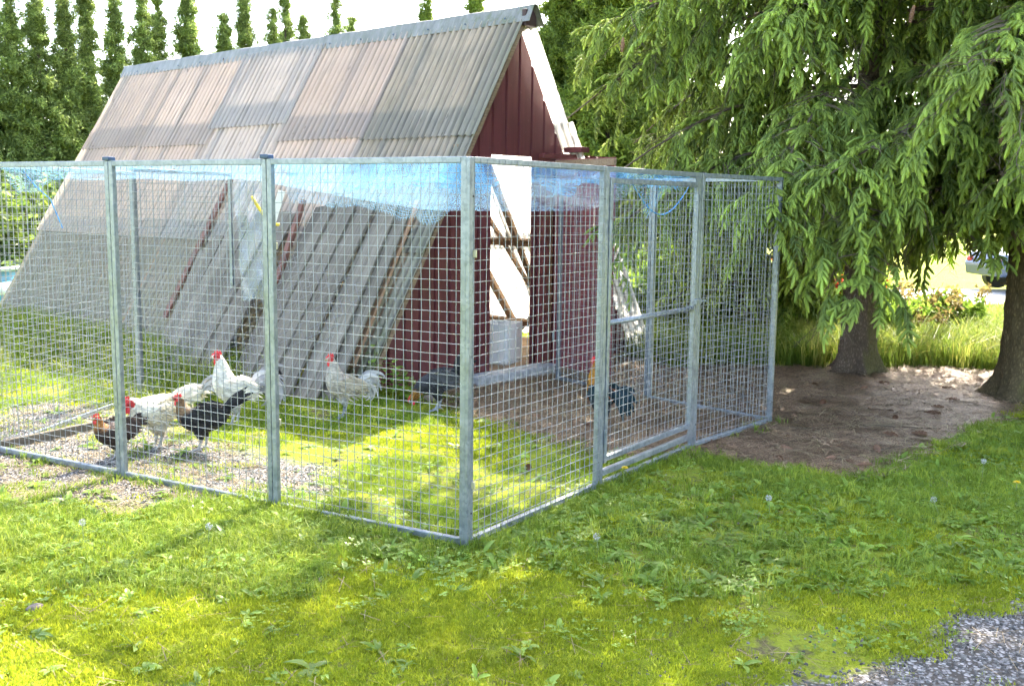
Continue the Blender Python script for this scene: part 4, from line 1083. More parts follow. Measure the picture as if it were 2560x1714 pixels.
def spruce(base, H, R0, trad, seed, bark, label, lo_branch, nb, skirt, flare=.35, dens=1.0, avoid=None):
    r = random.Random(seed); bz = float(ground_z(*base)); root = empty('spruce_tree', (base[0], base[1], bz)); tag(root, label, 'spruce tree', 'spruces beside the run')
    # trunk
    n = 72; hs = [-.08] + [.03 * i for i in range(75)] + [2.4, 2.7, 3.0, 3.5, 4.5, 6, 8, H * .6, H * .85, H]
    mb = MB()
    for h in hs:
        rr = trad * (1 - .97 * max(0, h) / H) + flare * math.exp(-max(0, h) / .13)
        for k_ in range(n):
            q = 6.28318 * k_ / n; lob = 1 + .24 * math.exp(-max(0, h) / .16) * math.sin(q * 5 + seed) + .05 * math.sin(q * 3 + h * 2 + seed) + .025 * math.sin(q * 11 + h * 9)
            if -.01 < h < 3: lob += .13 * (float(fbm(q * 3.0 * trad / .17 + seed, h * 7.0, 2.2)) - .5) + .07 * (float(vnoise(q * 16 * trad / .17, h * 22, 1.0)) - .5)
            mb.v.append((rr * lob * math.cos(q), rr * lob * math.sin(q), h)); mb.col.append((1, 1, 1))
    for j in range(len(hs) - 1):
        for k_ in range(n): mb.f.append((j * n + k_, j * n + (k_ + 1) % n, (j + 1) * n + (k_ + 1) % n, (j + 1) * n + k_))
    trunk = mb.build('trunk', bark, root, smooth=True)
    for i in range(7):
        q = r.random() * 6.28; h = r.uniform(.4, 1.6); rr = trad * (1 - h / H) + flare * math.exp(-h / .17)
        mb = MB(); mb.tube([(rr * .9 * math.cos(q), rr * .9 * math.sin(q), h), ((rr + .05) * math.cos(q), (rr + .05) * math.sin(q), h + .005)], [.016, .009], 7); mb.build('branch_stub', TWIG, trunk)
    pts = []; rots = []; scl = []; idx = []; lm = MB()
    def put(p, yaw, pitch, s, tipq):
        wx_, wy_ = p[0] + base[0] - CO.x, p[1] + base[1] - CO.y; la, lb_ = wx_ * CG.x + wy_ * CG.y, wx_ * CR.x + wy_ * CR.y
        if float(vnoise(p[0] * 1.1 + seed * 3.7 + p[1] * .6, p[2] * 1.25 + p[1] * .5, 1.0)) < .25 and p[2] < 5 and r.random() < .85: return
        if abs(la) < 2.2 + .2 and lb_ > -.9 and p[2] < 3.6 and abs(la) < KS * (HR + .5 - p[2]) + .25: return
        pts.append(p); rots.append((r.uniform(-.4, .4), pitch, yaw)); scl.append(s)
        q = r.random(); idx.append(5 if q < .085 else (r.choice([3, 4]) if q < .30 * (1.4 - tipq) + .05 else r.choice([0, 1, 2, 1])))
    for bi in range(nb):
        h = lo_branch + (H - 1.0 - lo_branch) * (bi / nb) ** 1.35 + r.uniform(-.12, .12); az = bi * 2.399 + r.uniform(-.35, .35)
        L = R0 * (1 - (h / H)) ** .75 * r.uniform(.8, 1.12)
        if h < 2.2: L *= .9
        if h > 5: L *= .86
        hi = h > 5.2                      # above the frame: sparser, larger
        dx, dy = math.cos(az), math.sin(az); rise = .16 if h > 3 else .06; droop = r.uniform(.30, .52)
        bp = lambda s: Vector((dx * L * s, dy * L * s, h + L * (rise * s - droop * s * s)))
        path = [bp(s) for s in np.linspace(.0, 1, 9)]
        keep = [q for q in path if q.z > lo_branch - .55] if lo_branch > 1 else path
        if len(keep) < 2: keep = path[:2]
        lm.tube(keep, [.015 * (1 - .85 * i / 8) * (1 if h < 5 else .7) + .004 for i in range(len(keep))], 5, cap=False)
        step = .033 if not hi else .115; ns = int(L * .8 / step * dens)
        for i in range(ns):
            s = .2 + .8 * (i + r.random()) / ns; p0 = bp(s); t = bp(min(1, s + .03)) - bp(s - .03); yaw = math.atan2(t.y, t.x)
            sd = r.choice((-1, 1)); out = r.uniform(.05, .5) * (1.12 - s) ** .5 * (1.0 if not hi else 1.4); ya2 = yaw + sd * r.uniform(.7, 1.25)
            q0 = p0 + Vector((math.cos(ya2), math.sin(ya2), -.35)) * out
            if out > .22 and not hi: lm.tube([p0, p0.lerp(q0, .5) + Vector((0, 0, .02)), q0], [.006, .005, .003], 3, cap=False)
            if r.random() < .5: put(tuple(p0 + Vector((0, 0, .01))), yaw + r.uniform(-.7, .7), r.uniform(-.1, .5), r.uniform(.8, 1.2) * (1.0 if not hi else 1.7), s)
            nh = 1 + int(r.random() ** 1.2 * (5.4 if not hi else 2.4) * (1.15 - .4 * s))
            p = q0
            for j in range(nh):
                if p.z + bz < skirt(az, p, r): break
                pit = r.uniform(.25, .9) if j == 0 else r.uniform(.5, 1.25)
                yw = ya2 + r.uniform(-1.1, 1.1)
                put(tuple(p), yw, pit, r.uniform(.8, 1.25) * (1.0 if not hi else 1.75), s)
                p = p + Vector((math.cos(yw) * .07, math.sin(yw) * .07, -.13 * r.uniform(.8, 1.2)))
        put(tuple(bp(.97)), az, .5, 1.1, 1)
    lb = tag(lm.build('limbs', TWIG, root), kind='stuff')
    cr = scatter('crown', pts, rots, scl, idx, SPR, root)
    return root, len(pts)

def skirt1(az, p, r):
    # curtains hang low on the far-left side, higher towards the open lawn
    if p.x < -.55: return .45 + r.random() ** 1.6 * 1.1
    if abs(p.x) < .5 and p.y < .3: return 1.45 + r.random() * .3
    if p.x > .5: return .85 + r.random() * .9
    return 1.2 + r.random() ** 1.5 * .6
def skirt2(az, p, r):
    if p.x < -.4 and p.y > -.2: return .75 + r.random() * .7
    return 1.25 + r.random() * .5
def skirt3(az, p, r): return .25 + r.random() ** 2 * 1.2
n1 = spruce((3.41, 9.95), 16, 3.25, .165, 3, BARK, 'spruce with a clear grey trunk standing in the needle litter', 1.75, 120, skirt1, .10)
n2 = spruce((4.50, 8.75), 17, 3.0, .24, 8, BARKM, 'spruce with thick mossy trunk at the picture edge', 1.75, 112, skirt2, .12)
n3 = spruce((2.85, 12.3), 7.2, 1.35, .11, 14, BARK, 'slim dark spruce behind the rear wire panel', .8, 70, skirt3, .12)
print('sprigs', n1[1], n2[1], n3[1])

# cones: hanging and fallen
def cone_mesh():
    mb = MB(); L = .115
    mb.tube([(0, 0, 0), (0, 0, L * .3), (0, 0, L * .7), (0, 0, L)], [.007, .013, .012, .003], 8)
    k_ = 0
    for i in range(9):
        z = .008 + L * .92 * i / 9; rr = .017 * math.sin(math.pi * (.14 + .8 * i / 9)) + .003
        for j in range(7):
            a = k_ * 2.4; k_ += 1; c = Vector((math.cos(a), math.sin(a), 0)); s = Vector((-math.sin(a), math.cos(a), 0)); p = c * rr * .55 + Vector((0, 0, z)); q = c * rr * 1.12 + Vector((0, 0, z + .011))
            mb.add([p - s * .006, p + s * .006, q + s * .004, q - s * .004], [(0, 1, 2, 3)])
    return mb
CONEM = mat_wood('cone_scales', (.10, .05, .03), (.24, .13, .08), (.36, .21, .13))
cone_me = cone_mesh().mesh('cone', CONEM)
cone_spots = [(4.02, 9.06), (3.71, 8.57), (0.2, 7.56), (0.11, 6.2), (2.71, 7.23), (2.19, 6.28), (2.33, 6.96), (2.75, 9.18), (3.39, 9.32), (3.3, 7.97), (3.01, 7.8), (.95, 7.0), (.55, 7.35), (1.25, 7.9), (2.0, 7.1), (1.9, 6.7), (2.45, 6.6), (2.6, 8.3), (3.1, 8.9), (1.75, 6.5), (2.9, 7.2), (2.2, 7.7), (3.55, 8.2), (1.0, 8.2), (-.35, 6.6), (2.05, 6.45), (2.15, 6.4)]
rc = random.Random(21); fallen = []
for i, (x, y) in enumerate(cone_spots):
    o = link('spruce_cone', cone_me, None, (x, y, float(ground_z(x, y)) + .015), (PI / 2 + rc.uniform(-.15, .15), 0, rc.uniform(0, 6.28))); o.scale = (rc.uniform(.8, 1.15),) * 3
    ins = (x < 1.3 and y < 8.6)
    fallen.append((o, x, y, ins)); tag(o, 'x', 'cone', 'fallen cones inside the run' if ins else 'fallen cones on the needle litter')
marks = {False: [('grey spruce trunk', 3.41, 9.95), ('mossy trunk', 4.5, 8.75), ('far corner post of the run', 1.97, 7.59), ('front edge of the litter', 2.15, 6.15)], True: [('near corner post', -.21, 4.7), ('orange rooster', .74, 7.42), ('coop threshold', -.2, 9.1)]}
near = {}
for o, x, y, ins in fallen:
    mk = min(marks[ins], key=lambda q: math.hypot(q[1] - x, q[2] - y)); near.setdefault((ins, mk[0]), []).append((math.hypot(mk[1] - x, mk[2] - y), o))
for (ins, mk), lst in near.items():
    for i, (d_, o) in enumerate(sorted(lst, key=lambda q: q[0])):
        w_ = 'nearest' if i == 0 else ordn[i] + ' nearest'
        o['label'] = f'brown cone lying {"in the run" if ins else "on the litter"}, {w_} to the {mk}'
for i, (x, y, z, lab) in enumerate([(1.06, 8.2, 3.3, 'brown cone hanging high beside the roof edge'), (.86, 8.4, 2.95, 'brown cone hanging below another beside the roof edge'), (2.68, 7.1, 2.98, 'brown cone hanging at the top of the picture'), (3.43, 7.3, 2.2, 'reddish brown cone hanging on the outer spruce twigs')]):
    o = link('hanging_cone', cone_me, None, (x, y, z), (PI + rc.uniform(-.2, .2), rc.uniform(-.2, .2), 0)); tag(o, lab, 'cone', 'cones hanging on the spruce')

# ------------------------------------------------------------------ trees in the background
def foliage_tuft(name, mat, seed, n, size, w, droop=.2):
    r = random.Random(seed); v = []; f = []; t = []
    for i in range(n):
        d = Vector((r.gauss(0, 1), r.gauss(0, 1), r.gauss(0, 1) + .35)).normalized(); p = Vector((r.gauss(0, .3), r.gauss(0, .3), r.gauss(0, .3))) * size; tint = r.random()
        L = size * r.uniform(.35, .8); s = d.orthogonal().normalized(); s = (s * math.cos(i) + d.cross(s) * math.sin(i)) * w * r.uniform(.6, 1.2); b = len(v)
        v += [tuple(p), tuple(p + d * L * .5 + s), tuple(p + d * L + Vector((0, 0, -droop * L))), tuple(p + d * L * .5 - s)]; t += [tint * .4, tint, min(1, tint + .25), tint]; f.append((b, b + 1, b + 2, b + 3))
    return source(name, v, f, t, mat)
CYV = [foliage_tuft('spray', CYPR, i, 60, .34, .035) for i in range(3)]
THV = [foliage_tuft('spray', THUJA, i + 9, 90, .26, .022, .1) for i in range(3)]
HEV = [foliage_tuft('spray', HEDGE, i + 20, 46, .22, .04) for i in range(3)]

def column_tree(nm, label, group, base, H, R, n, variants, seed, s0=.8, shape=0, bare=0.0, ragged=.35):
    r = random.Random(seed); bz = float(ground_z(*base)); root = empty(nm, (base[0], base[1], bz)); tag(root, label, 'tree', group)
    mb = MB(); mb.tube([(0, 0, -.05), (.02, 0, H * .3), (0, .02, H * .7), (0, 0, H * .96)], [.09, .07, .04, .012], 8); mb.build('trunk', TWIG, root, smooth=True)
    clump = [(r.random() * 6.28, bare + (H - bare) * r.random() ** .9, r.uniform(.18, .5)) for _ in range(int(16 + H * 5))]
    pts = []; rots = []; sc = []; ix = []
    for i in range(n):
        a, h, cs = r.choice(clump)
        if r.random() < .55: a, h = r.random() * 6.28, bare + (H - bare) * r.random() ** 1.1
        u = (h - bare) / (H - bare)
        prof = (1 - u) ** .85 * (.55 + .45 * min(1, u * 4)) if shape == 0 else math.sqrt(max(0, 1 - (2 * u - .9) ** 2 * .75)) * (1 if u < .85 else .7)
        rr = R * max(.03, prof) * (1 - ragged * r.random()) * (1 + .30 * math.sin(h * 2.3 + seed * 1.7 + a)); q = r.uniform(.45, 1.15)
        p = Vector((math.cos(a) * rr * q, math.sin(a) * rr * q, h)) + Vector((r.gauss(0, 1), r.gauss(0, 1), r.gauss(0, .8))) * cs * .45 * (.35 + .65 * prof)
        if p.z > H: p.z = H - r.random() * .2
        pts.append(tuple(p)); rots.append((r.uniform(-.5, .5), r.uniform(-.5, .5), r.random() * 6.28)); sc.append(s0 * r.uniform(.6, 1.2) * (.34 + .66 * min(1, prof * 1.25))); ix.append(r.randrange(len(variants)))
    for i in range(10): pts.append((r.gauss(0, .03), r.gauss(0, .03), H - .10 * i)); rots.append((0, 0, r.random() * 6)); sc.append(s0 * (.18 + .035 * i)); ix.append(0)
    scatter('crown', pts, rots, sc, ix, variants, root)
    return root
fx = lambda px, Y: (px - 1280) / 2542 * Y
def topz(py, Y): return CAM_H + (517 - py) / 2542 * Y * 1.0
row = [(-40, 10, 21.0, 'first'), (54, -20, 21.4, 'second'), (120, 5, 21.8, 'third'), (188, 0, 22.3, 'fourth'), (240, 22, 22.8, 'fifth'), (307, 15, 23.4, 'sixth'), (375, 15, 24.0, 'seventh'), (415, 2, 24.5, 'eighth'), (486, 2, 25.2, 'ninth'), (572, 40, 26.0, 'tenth'), (622, 42, 26.6, 'eleventh'), (692, 30, 27.3, 'twelfth'), (722, 34, 27.8, 'thirteenth'), (765, 48, 28.4, 'fourteenth'), (845, 48, 29.2, 'fifteenth'), (882, 60, 29.8, 'sixteenth')]
for i, (px, py, Y, w) in enumerate(row):
    H = topz(py, Y); column_tree('cypress_tree', f'tall slim green conifer, {w} from the picture edge in the row behind the coop', 'row of slim conifers behind the coop', (fx(px, Y), Y), H + .35 * math.sin(i * 3.3), (.74, .58, .84, .66, .52, .78, .62)[i % 7], 1050, CYV, 50 + i, .70, 0, 0.0, .5)
for i, (px, py, Y, R, lab) in enumerate([(1062, 30, 24, .50, 'small pointed conifer tip showing just above the ridge'), (1184, -2, 21, .62, 'rounded bright conifer tip above the ridge near the gable')]):
    column_tree('thuja_tree', lab, None, (fx(px, Y), Y), topz(py, Y), R, 700, THV, 90 + i, .9, 0, 1.0, .15)
for i, (x, y, H, R) in enumerate([(1.55, 17.2, 6.6, .95), (2.75, 17.6, 6.2, .95), (2.15, 18.6, 6.8, 1.0), (.95, 18.2, 6.9, .9)]):
    column_tree('thuja_tree', ['tall bright green thuja right beside the roof edge', 'bright green thuja seen between roof and spruce twigs', 'thuja standing behind the two bright ones by the roof', 'green thuja nearest the gable top'][i], None, (x, y), H, R, 1500, THV, 120 + i, .95, 0, .9, .12)
# bare stems below the thujas
for i in range(16):
    x = 1.35 + i * .17 + rc.uniform(-.05, .05); y = 15.4 + rc.uniform(-.5, .5); mb = MB(); h = rc.uniform(1.3, 2.3)
    mb.tube([(0, 0, -.05), (rc.uniform(-.05, .05), 0, h * .5), (rc.uniform(-.12, .12), 0, h)], [.022, .017, .008], 6); tag(mb.build('bare_stem', TWIG, None, loc=(x, y, float(ground_z(x, y)))), f'thin bare brown shrub stem below the thujas, {ordn[i]} from the coop', 'stem', 'bare stems under the thujas')

def bush(nm, label, base, R, H, n, variants, seed, s0=1.0, group=None, cat='shrub'):
    r = random.Random(seed); bz = float(ground_z(*base)); root = empty(nm, (base[0], base[1], bz)); tag(root, label, cat, group)
    mb = MB()
    for i in range(7):
        a = i * .9; mb.tube([(0, 0, 0), (math.cos(a) * R * .25, math.sin(a) * R * .25, H * .4), (math.cos(a) * R * .6, math.sin(a) * R * .6, H * .8)], [.02, .014, .006], 5)
    mb.build('stems', TWIG, root)
    pts = []; rots = []; sc = []; ix = []; cl = [(r.gauss(0, .5), r.gauss(0, .5), r.random() ** .7) for _ in range(14)]
    for i in range(n):
        cx, cy, cz = r.choice(cl); p = (R * (cx * .8 + r.gauss(0, .28)), R * (cy * .8 + r.gauss(0, .28)), max(.05, H * (cz * .85 + r.gauss(0, .10))))
        pts.append(p); rots.append((r.uniform(-.5, .5), r.uniform(-.5, .5), r.random() * 6.28)); sc.append(s0 * r.uniform(.6, 1.2)); ix.append(r.randrange(len(variants)))
    scatter('foliage', pts, rots, sc, ix, variants, root); return root
for i, (x, y, R, H) in enumerate([(-9.4, 17.0, 1.5, 2.1), (-7.6, 15.6, 1.1, 1.8), (-8.2, 19.0, 1.6, 1.7), (-10.8, 15.2, 1.3, 1.7)]):
    bush('leafy_shrub', ['big light green shrub behind the run at the picture edge', 'light green shrub against the far corner of the corrugated roof', 'darker shrub behind the light green shrubs', 'light green shrub beyond the blue pool'][i], (x, y), R, H, 420, HEV, 200 + i, 1.1)
HEDG = [foliage_tuft('spray', CYPR, 31 + i, 50, .3, .05) for i in range(2)]
for i in range(7):
    x = -16 + i * 2.1; bush('dark_hedge_bush', f'dark green hedge bush under the slim conifers, {ordn[i]} from the picture edge', (x, 21.5 + i * .9), 1.4, 2.0, 330, HEDG, 230 + i, 1.3, 'dark hedge under the conifers')
# red flowering shrub and reddish shrubs under the spruces
REDF = mat_leaf('red_petals', (.55, .03, .01), (.75, .10, .03), .4, .2)
RFV = [foliage_tuft('petals', REDF, 41 + i, 40, .10, .03) for i in range(2)]
WDV = [foliage_tuft('leaf_spray', WEED, 45 + i, 40, .2, .03) for i in range(2)]
RLV = [foliage_tuft('leaf_spray', REDLEAF, 48 + i, 40, .14, .02) for i in range(2)]
rb = bush('flowering_shrub', 'low shrub with bright red flowers behind the grey spruce trunk', (4.0, 13.0), .55, .95, 200, WDV, 300, .9)
rr2 = random.Random(4); ptsr = [(rr2.gauss(0, .28), rr2.gauss(0, .2) - .2, rr2.uniform(.7, 1.0)) for _ in range(60)]
scatter('blossoms', ptsr, [(0, 0, rr2.random() * 6) for _ in ptsr], [rr2.uniform(.6, 1.1) for _ in ptsr], [rr2.randrange(2) for _ in ptsr], RFV, rb)
for i, (x, y) in enumerate([(4.6, 12.1), (5.3, 12.6)]):
    b_ = bush('reddish_shrub', ['low shrub with reddish leaf tips between the two trunks', 'reddish leaved shrub in the grass near the mossy trunk'][i], (x, y), .42, .55, 110, WDV, 310 + i, .8)
    ptsr = [(rr2.gauss(0, .3), rr2.gauss(0, .3), rr2.uniform(.3, .65)) for _ in range(14)]; scatter('tips', ptsr, [(0, 0, rr2.random() * 6) for _ in ptsr], [rr2.uniform(.6, 1.1) for _ in ptsr], [rr2.randrange(2) for _ in ptsr], RLV, b_)
for i, (x, y, R, H) in enumerate([(1.55, 12.6, .5, .9), (2.1, 13.4, .6, 1.1), (2.9, 12.9, .55, .85)]):
    bush('leafy_weed_bush', ['bright green leafy bush past the open red door', 'tall bright green bush behind the pen door', 'green bush behind the rear wire panel'][i], (x, y), R, H, 240, WDV, 320 + i, 1.0)

# ------------------------------------------------------------------ road, car, pool
ROADM = simple('pale_asphalt', (.30, .30, .29), .9, 0, .12, 3, .3)
me = bpy.data.meshes.new('road'); me.from_pydata([(0.5, 19.6, 0), (60, 24.5, 0), (60, 28.5, 0), (0.5, 23.2, 0)], [], [(0, 1, 2, 3)]); me.materials.append(ROADM)
tag(link('road', me, None, (0, 0, -.28)), 'pale sunlit road beyond the spruces', None, None, 'structure')
def car():
    root = empty('parked_car', (13.0, 23.9, -.275), math.radians(4)); tag(root, 'blue car parked on the road beyond the spruces', 'car')
    side = [(-2.05, .35), (-2.08, .62), (-1.95, .88), (-1.35, .95), (-.75, 1.40), (.55, 1.43), (1.15, .98), (1.85, .86), (2.08, .62), (2.08, .35)]
    mb = MB(); ws = [.78, .82, .84, .84, .62, .62, .82, .80, .80, .78]
    for s in (-1, 1):
        for (x, z), w in zip(side, ws): mb.v.append((x, s * w, z)); mb.col.append((1, 1, 1))
    n = len(side); mb.f += [tuple(range(n)), tuple(range(2 * n - 1, n - 1, -1))] + [(i, i + n, (i + 1) % n + n, (i + 1) % n) for i in range(n)]
    body = mb.build('body', simple('blue_paint', (.06, .09, .15), .25, .2, .05, 10, 0, .6), root, bevel=.05)
    GLS = simple('car_glass', (.03, .04, .05), .08, 0, 0, 5, 0, .8)
    for s in (-1, 1):
        for q in ([(-1.20, .97), (-.72, 1.34), (-.15, 1.36), (-.15, .97)], [(-.08, .97), (-.08, 1.36), (.50, 1.36), (1.0, .98)]):
            mb = MB(); vs = [(x, s * (.84 - (z - .95) * .48 + .012), z) for x, z in q]; mb.add(vs, [(0, 1, 2, 3)]); mb.build('window', GLS, root)
        for x in (-1.28, 1.28):
            mb = MB(); mb.tube([(x, s * .66, .31), (x, s * .86, .31)], .31, 20); wh = mb.build('wheel', BLACKM, root)
            mb = MB(); mb.tube([(x, s * .861, .31), (x, s * .875, .31)], .17, 14); mb.build('rim', GALV, wh)
        mb = MB(); mb.ell((2.02, s * .6, .68), .06, .14, .07, 10, 6); mb.build('headlight', WHITEM, root)
        mb = MB(); mb.ell((-2.04, s * .62, .72), .05, .12, .07, 10, 6); mb.build('tail_light', COMB, root)
car()
POOLB = simple('pool_blue', (.05, .30, .58), .45, 0, .15, 2, .05); POOLL = simple('pool_pale', (.45, .62, .75), .4, 0, .08, 3, .05)
PR = empty('garden_pool', (-8.45, 14.2, 0)); tag(PR, 'round blue garden pool at the picture edge behind the roof', 'pool')
lathe([(1.55, -.05), (1.58, .3), (1.56, .62)], 48).build('wall', POOLB, PR, smooth=True)
lathe([(1.585, .30), (1.60, .33), (1.60, .44), (1.58, .47)], 48).build('band', POOLL, PR, smooth=True)
lathe([(1.50, .62), (1.60, .62), (1.61, .67), (1.49, .67), (1.50, .62)], 48).build('rim', POOLL, PR, smooth=True)
WAT = NT('pool_water'); WAT.bump(WAT.noise(WAT.co('Object'), 9, 3), .2, .02); mw = WAT.fin((.12, .42, .55), .08, 0, .6)
lathe([(.001, .55), (1.55, .55)], 48).build('water', mw, PR)

# ------------------------------------------------------------------ ground cover
def sample(n, x0, x1, y0, y1, seed):
    r = np.random.default_rng(seed); return r.uniform(x0, x1, n), r.uniform(y0, y1, n), r
def in_view(x, y, pad=.4): return (np.abs(x) < .53 * y + pad)
def coop_mask(x, y):
    lx = (x - CO.x) * CG.x + (y - CO.y) * CG.y; ly = (x - CO.x) * CR.x + (y - CO.y) * CR.y
    return ~((np.abs(lx) < 1.86) & (ly > -.22) & (ly < 7.2))
def cover(name, label, x, y, s, nvar, variants, seed, tilt=.12, kind='stuff'):
    r = np.random.default_rng(seed); z = ground_z(x, y)
    rot = np.stack([r.normal(0, tilt, len(x)), r.normal(0, tilt, len(x)), r.uniform(0, 6.283, len(x))], 1)
    return tag(scatter(name, np.stack([x, y, z], 1), rot, s, r.integers(0, nvar, len(x)), variants), label, None, None, kind)
def masks(x, y):
    li = poly_sd(x, y, LITTER) + (fbm(x, y, 2.5) - .5) * .5; gc = poly_sd(x, y, GCORNER) + (fbm(x, y, 3) - .5) * .35; gp = poly_sd(x, y, GPEN) + (fbm(x + 7, y, 1.6) - .5) * 1.3; we = poly_sd(x, y, WEEDS) + (fbm(x, y + 5, 2) - .5) * .6
    return li, gc, gp, we

mossv = [blade_patch('moss_tuft', MOSS, 56, .055, .004, .0125, .0056, .8, i) for i in range(4)]
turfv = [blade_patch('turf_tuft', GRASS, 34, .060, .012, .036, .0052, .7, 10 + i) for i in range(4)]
tallv = [blade_patch('tall_tuft', TALL, 26, .09, .18, .48, .008, .35, 20 + i, 2, .5) for i in range(4)]
midv = [blade_patch('mid_tuft', GRASS, 20, .07, .04, .11, .0060, .6, 30 + i, 2, .5) for i in range(4)]
weedv = [rosette('weed', WEED, 7, .04, .075, .026, 1), rosette('weed', WEED, 8, .05, .09, .024, 2), rosette('weed', WEED, 6, .03, .06, .028, 3, .9), rosette('weed', WEED, 7, .05, .10, .028, 4, .8)]

# low moss and turf
x, y, r = sample(70000, -5, 5, 2.6, 9.6, 1); d = (1 / y) ** 1.15 * 5.2; li, gc, gp, we = masks(x, y); bare = fbm(x + 3, y + 8, 2.2)
k_ = in_view(x, y) & (li < -.02) & ((gc < .02) | ((gc < .5) & (r.random(len(x)) < .018))) & ((gp < .0) | (r.random(len(x)) < .10)) & coop_mask(x, y) & (r.random(len(x)) < np.clip(d, 0, 1)) & (bare > .33 + .10 * r.random(len(x)) + .10 * (poly_sd(x, y, [(-.2, 4.75), (-3.2, 6.45), (-2.6, 9.2), (.3, 9.3), (1.9, 7.55)]) > 0))
x, y, we = x[k_], y[k_], we[k_]; isw = (y > 4.5) & (fbm(x, y, .9) > .46)
pm = ~isw
cover('moss', 'bright yellow green moss carpeting the foreground', x[pm], y[pm], r.uniform(.8, 1.35, pm.sum()) * (.75 + .085 * y[pm]), 4, mossv, 2)
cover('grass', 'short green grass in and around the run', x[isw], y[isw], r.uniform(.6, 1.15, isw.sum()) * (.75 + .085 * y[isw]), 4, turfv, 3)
# longer grass round the weeds and pen foot
x, y, r = sample(9000, -4.5, 5, 3.8, 8.2, 4); li, gc, gp, we = masks(x, y)
k_ = in_view(x, y) & (li < .05) & (we > -.05) & (r.random(len(x)) < .40)
cover('long_grass', 'longer lush grass growing among the weeds', x[k_], y[k_], r.uniform(.45, .95, k_.sum()), 4, midv, 5)
x, y, r = sample(13000, -4.5, 5, 3.2, 8.2, 6); li, gc, gp, we = masks(x, y)
k_ = in_view(x, y) & (li < .03) & (gc < -.05) & ((we > 0) & (r.random(len(x)) < .85) | (r.random(len(x)) < .06))
cover('weeds', 'broad leaved weeds covering the lawn outside the run', x[k_], y[k_], r.uniform(.55, 1.15, k_.sum()), 4, weedv, 7, .2)
# weeds on the near left
x, y, r = sample(420, -2.8, -.8, 4.2, 5.4, 8); li, gc, gp, we = masks(x, y); k_ = in_view(x, y) & (gp < .1) & (fbm(x, y, 1.5) > .42)
cover('weeds', 'sunlit dandelion leaves left of the run', x[k_], y[k_], r.uniform(.6, 1.2, k_.sum()), 4, weedv, 9, .2)
x, y, r = sample(2200, -3.4, -.8, 4.0, 5.4, 10); li, gc, gp, we = masks(x, y); k_ = in_view(x, y) & (gp < -.05) & (fbm(x, y, 1.2) > .4)
cover('long_grass', 'sunlit longer grass left of the run', x[k_], y[k_], r.uniform(.4, .8, k_.sum()), 4, midv, 11)
# tall grass along the coop and behind the spruces
lx_, ly_, r = sample(2600, -3.5, -1.7, .9, 7.6, 12); x = CO.x + CG.x * lx_ + CR.x * ly_; y = CO.y + CG.y * lx_ + CR.y * ly_
k_ = (r.random(len(x)) < np.clip((lx_ + 3.5) / 1.3, .05, 1)) & (lx_ < -1.98)
cover('tall_grass', 'tall grass growing along the foot of the corrugated roof', x[k_], y[k_], r.uniform(.4, .85, k_.sum()) * (.5 + .5 * np.clip((lx_[k_] + 3.2) / 1.0, 0, 1)), 4, tallv, 13)
x, y, r = sample(6500, 1.2, 9.5, 9.9, 15.5, 14); li, gc, gp, we = masks(x, y); k_ = (li < -.02) & (np.abs(x) < .56 * y) & (coop_mask(x, y))
cover('tall_grass', 'tall sunlit grass behind the spruce trunks', x[k_], y[k_], r.uniform(.55, 1.15, k_.sum()), 4, tallv, 15)
x, y, r = sample(16000, -16, 14, 9.6, 24, 16); k_ = (np.abs(x) < .58 * y) & coop_mask(x, y) & (poly_sd(x, y, LITTER) < -.05) & ~((y > 19.2) & (x > 0))
cover('far_grass', 'sunlit lawn beyond the coop and spruces', x[k_], y[k_], r.uniform(1.2, 2.2, k_.sum()), 4, turfv, 17)
# tufts caught along the foot of the pen
gx = []; gy = []; rg = random.Random(77)
for a_n, b_n, cnt in (('C0', 'L1', 60), ('L1', 'L2', 34), ('L2', 'L3', 20), ('C0', 'R1', 80), ('R1', 'R2', 60), ('R2', 'R3', 16)):
    for _ in range(cnt):
        q = pens[a_n].lerp(pens[b_n], rg.random()); gx.append(q.x + rg.gauss(.01, .05)); gy.append(q.y + rg.gauss(-.03, .05))
cover('long_grass', 'grass tufts growing through the foot of the wire panels', np.array(gx), np.array(gy), np.array([rg.uniform(.35, .85) for _ in gx]), 4, midv, 33)
# gravel
def pebble(name, seed, mat):
    bm = bmesh.new(); bmesh.ops.create_icosphere(bm, subdivisions=1, radius=.5); rr = random.Random(seed)
    for v_ in bm.verts: v_.co = Vector((v_.co.x * 1.2, v_.co.y, v_.co.z * .7)) * rr.uniform(.75, 1.2)
    me = bpy.data.meshes.new(name); bm.to_mesh(me); bm.free(); me.materials.append(mat); return bpy.data.objects.new(name, me)
def mat_stone():
    n = NT('gravel_stone'); rnd = n.rand(); c = n.ramp(rnd, [(0, (.045, .042, .039)), (.4, (.105, .099, .090)), (.75, (.175, .165, .150)), (1, (.29, .268, .24))]); a = n.noise(n.co('Object'), 3, 3)
    return n.fin(n.mix(n.math('MULTIPLY', a, .4), c, (.08, .07, .06)), .85, 0, .25)
STN = mat_stone(); PEB = [pebble('pebble', i, STN) for i in range(4)]
x, y, r = sample(90000, -4.6, 2.6, 2.7, 8.2, 18); li, gc, gp, we = masks(x, y)
k_ = in_view(x, y) & (((gc > -.02) & (r.random(len(x)) < .95)) | ((gp > -.05) & (r.random(len(x)) < .42)) | (r.random(len(x)) < .008) | ((gc > -.35) & (r.random(len(x)) < .10))) & (li < 0)
cover('gravel', 'grey gravel in the corner and under the hens', x[k_], y[k_], np.abs(r.normal(.009, .0035, k_.sum())) + .004, 4, PEB, 19, 1.0)
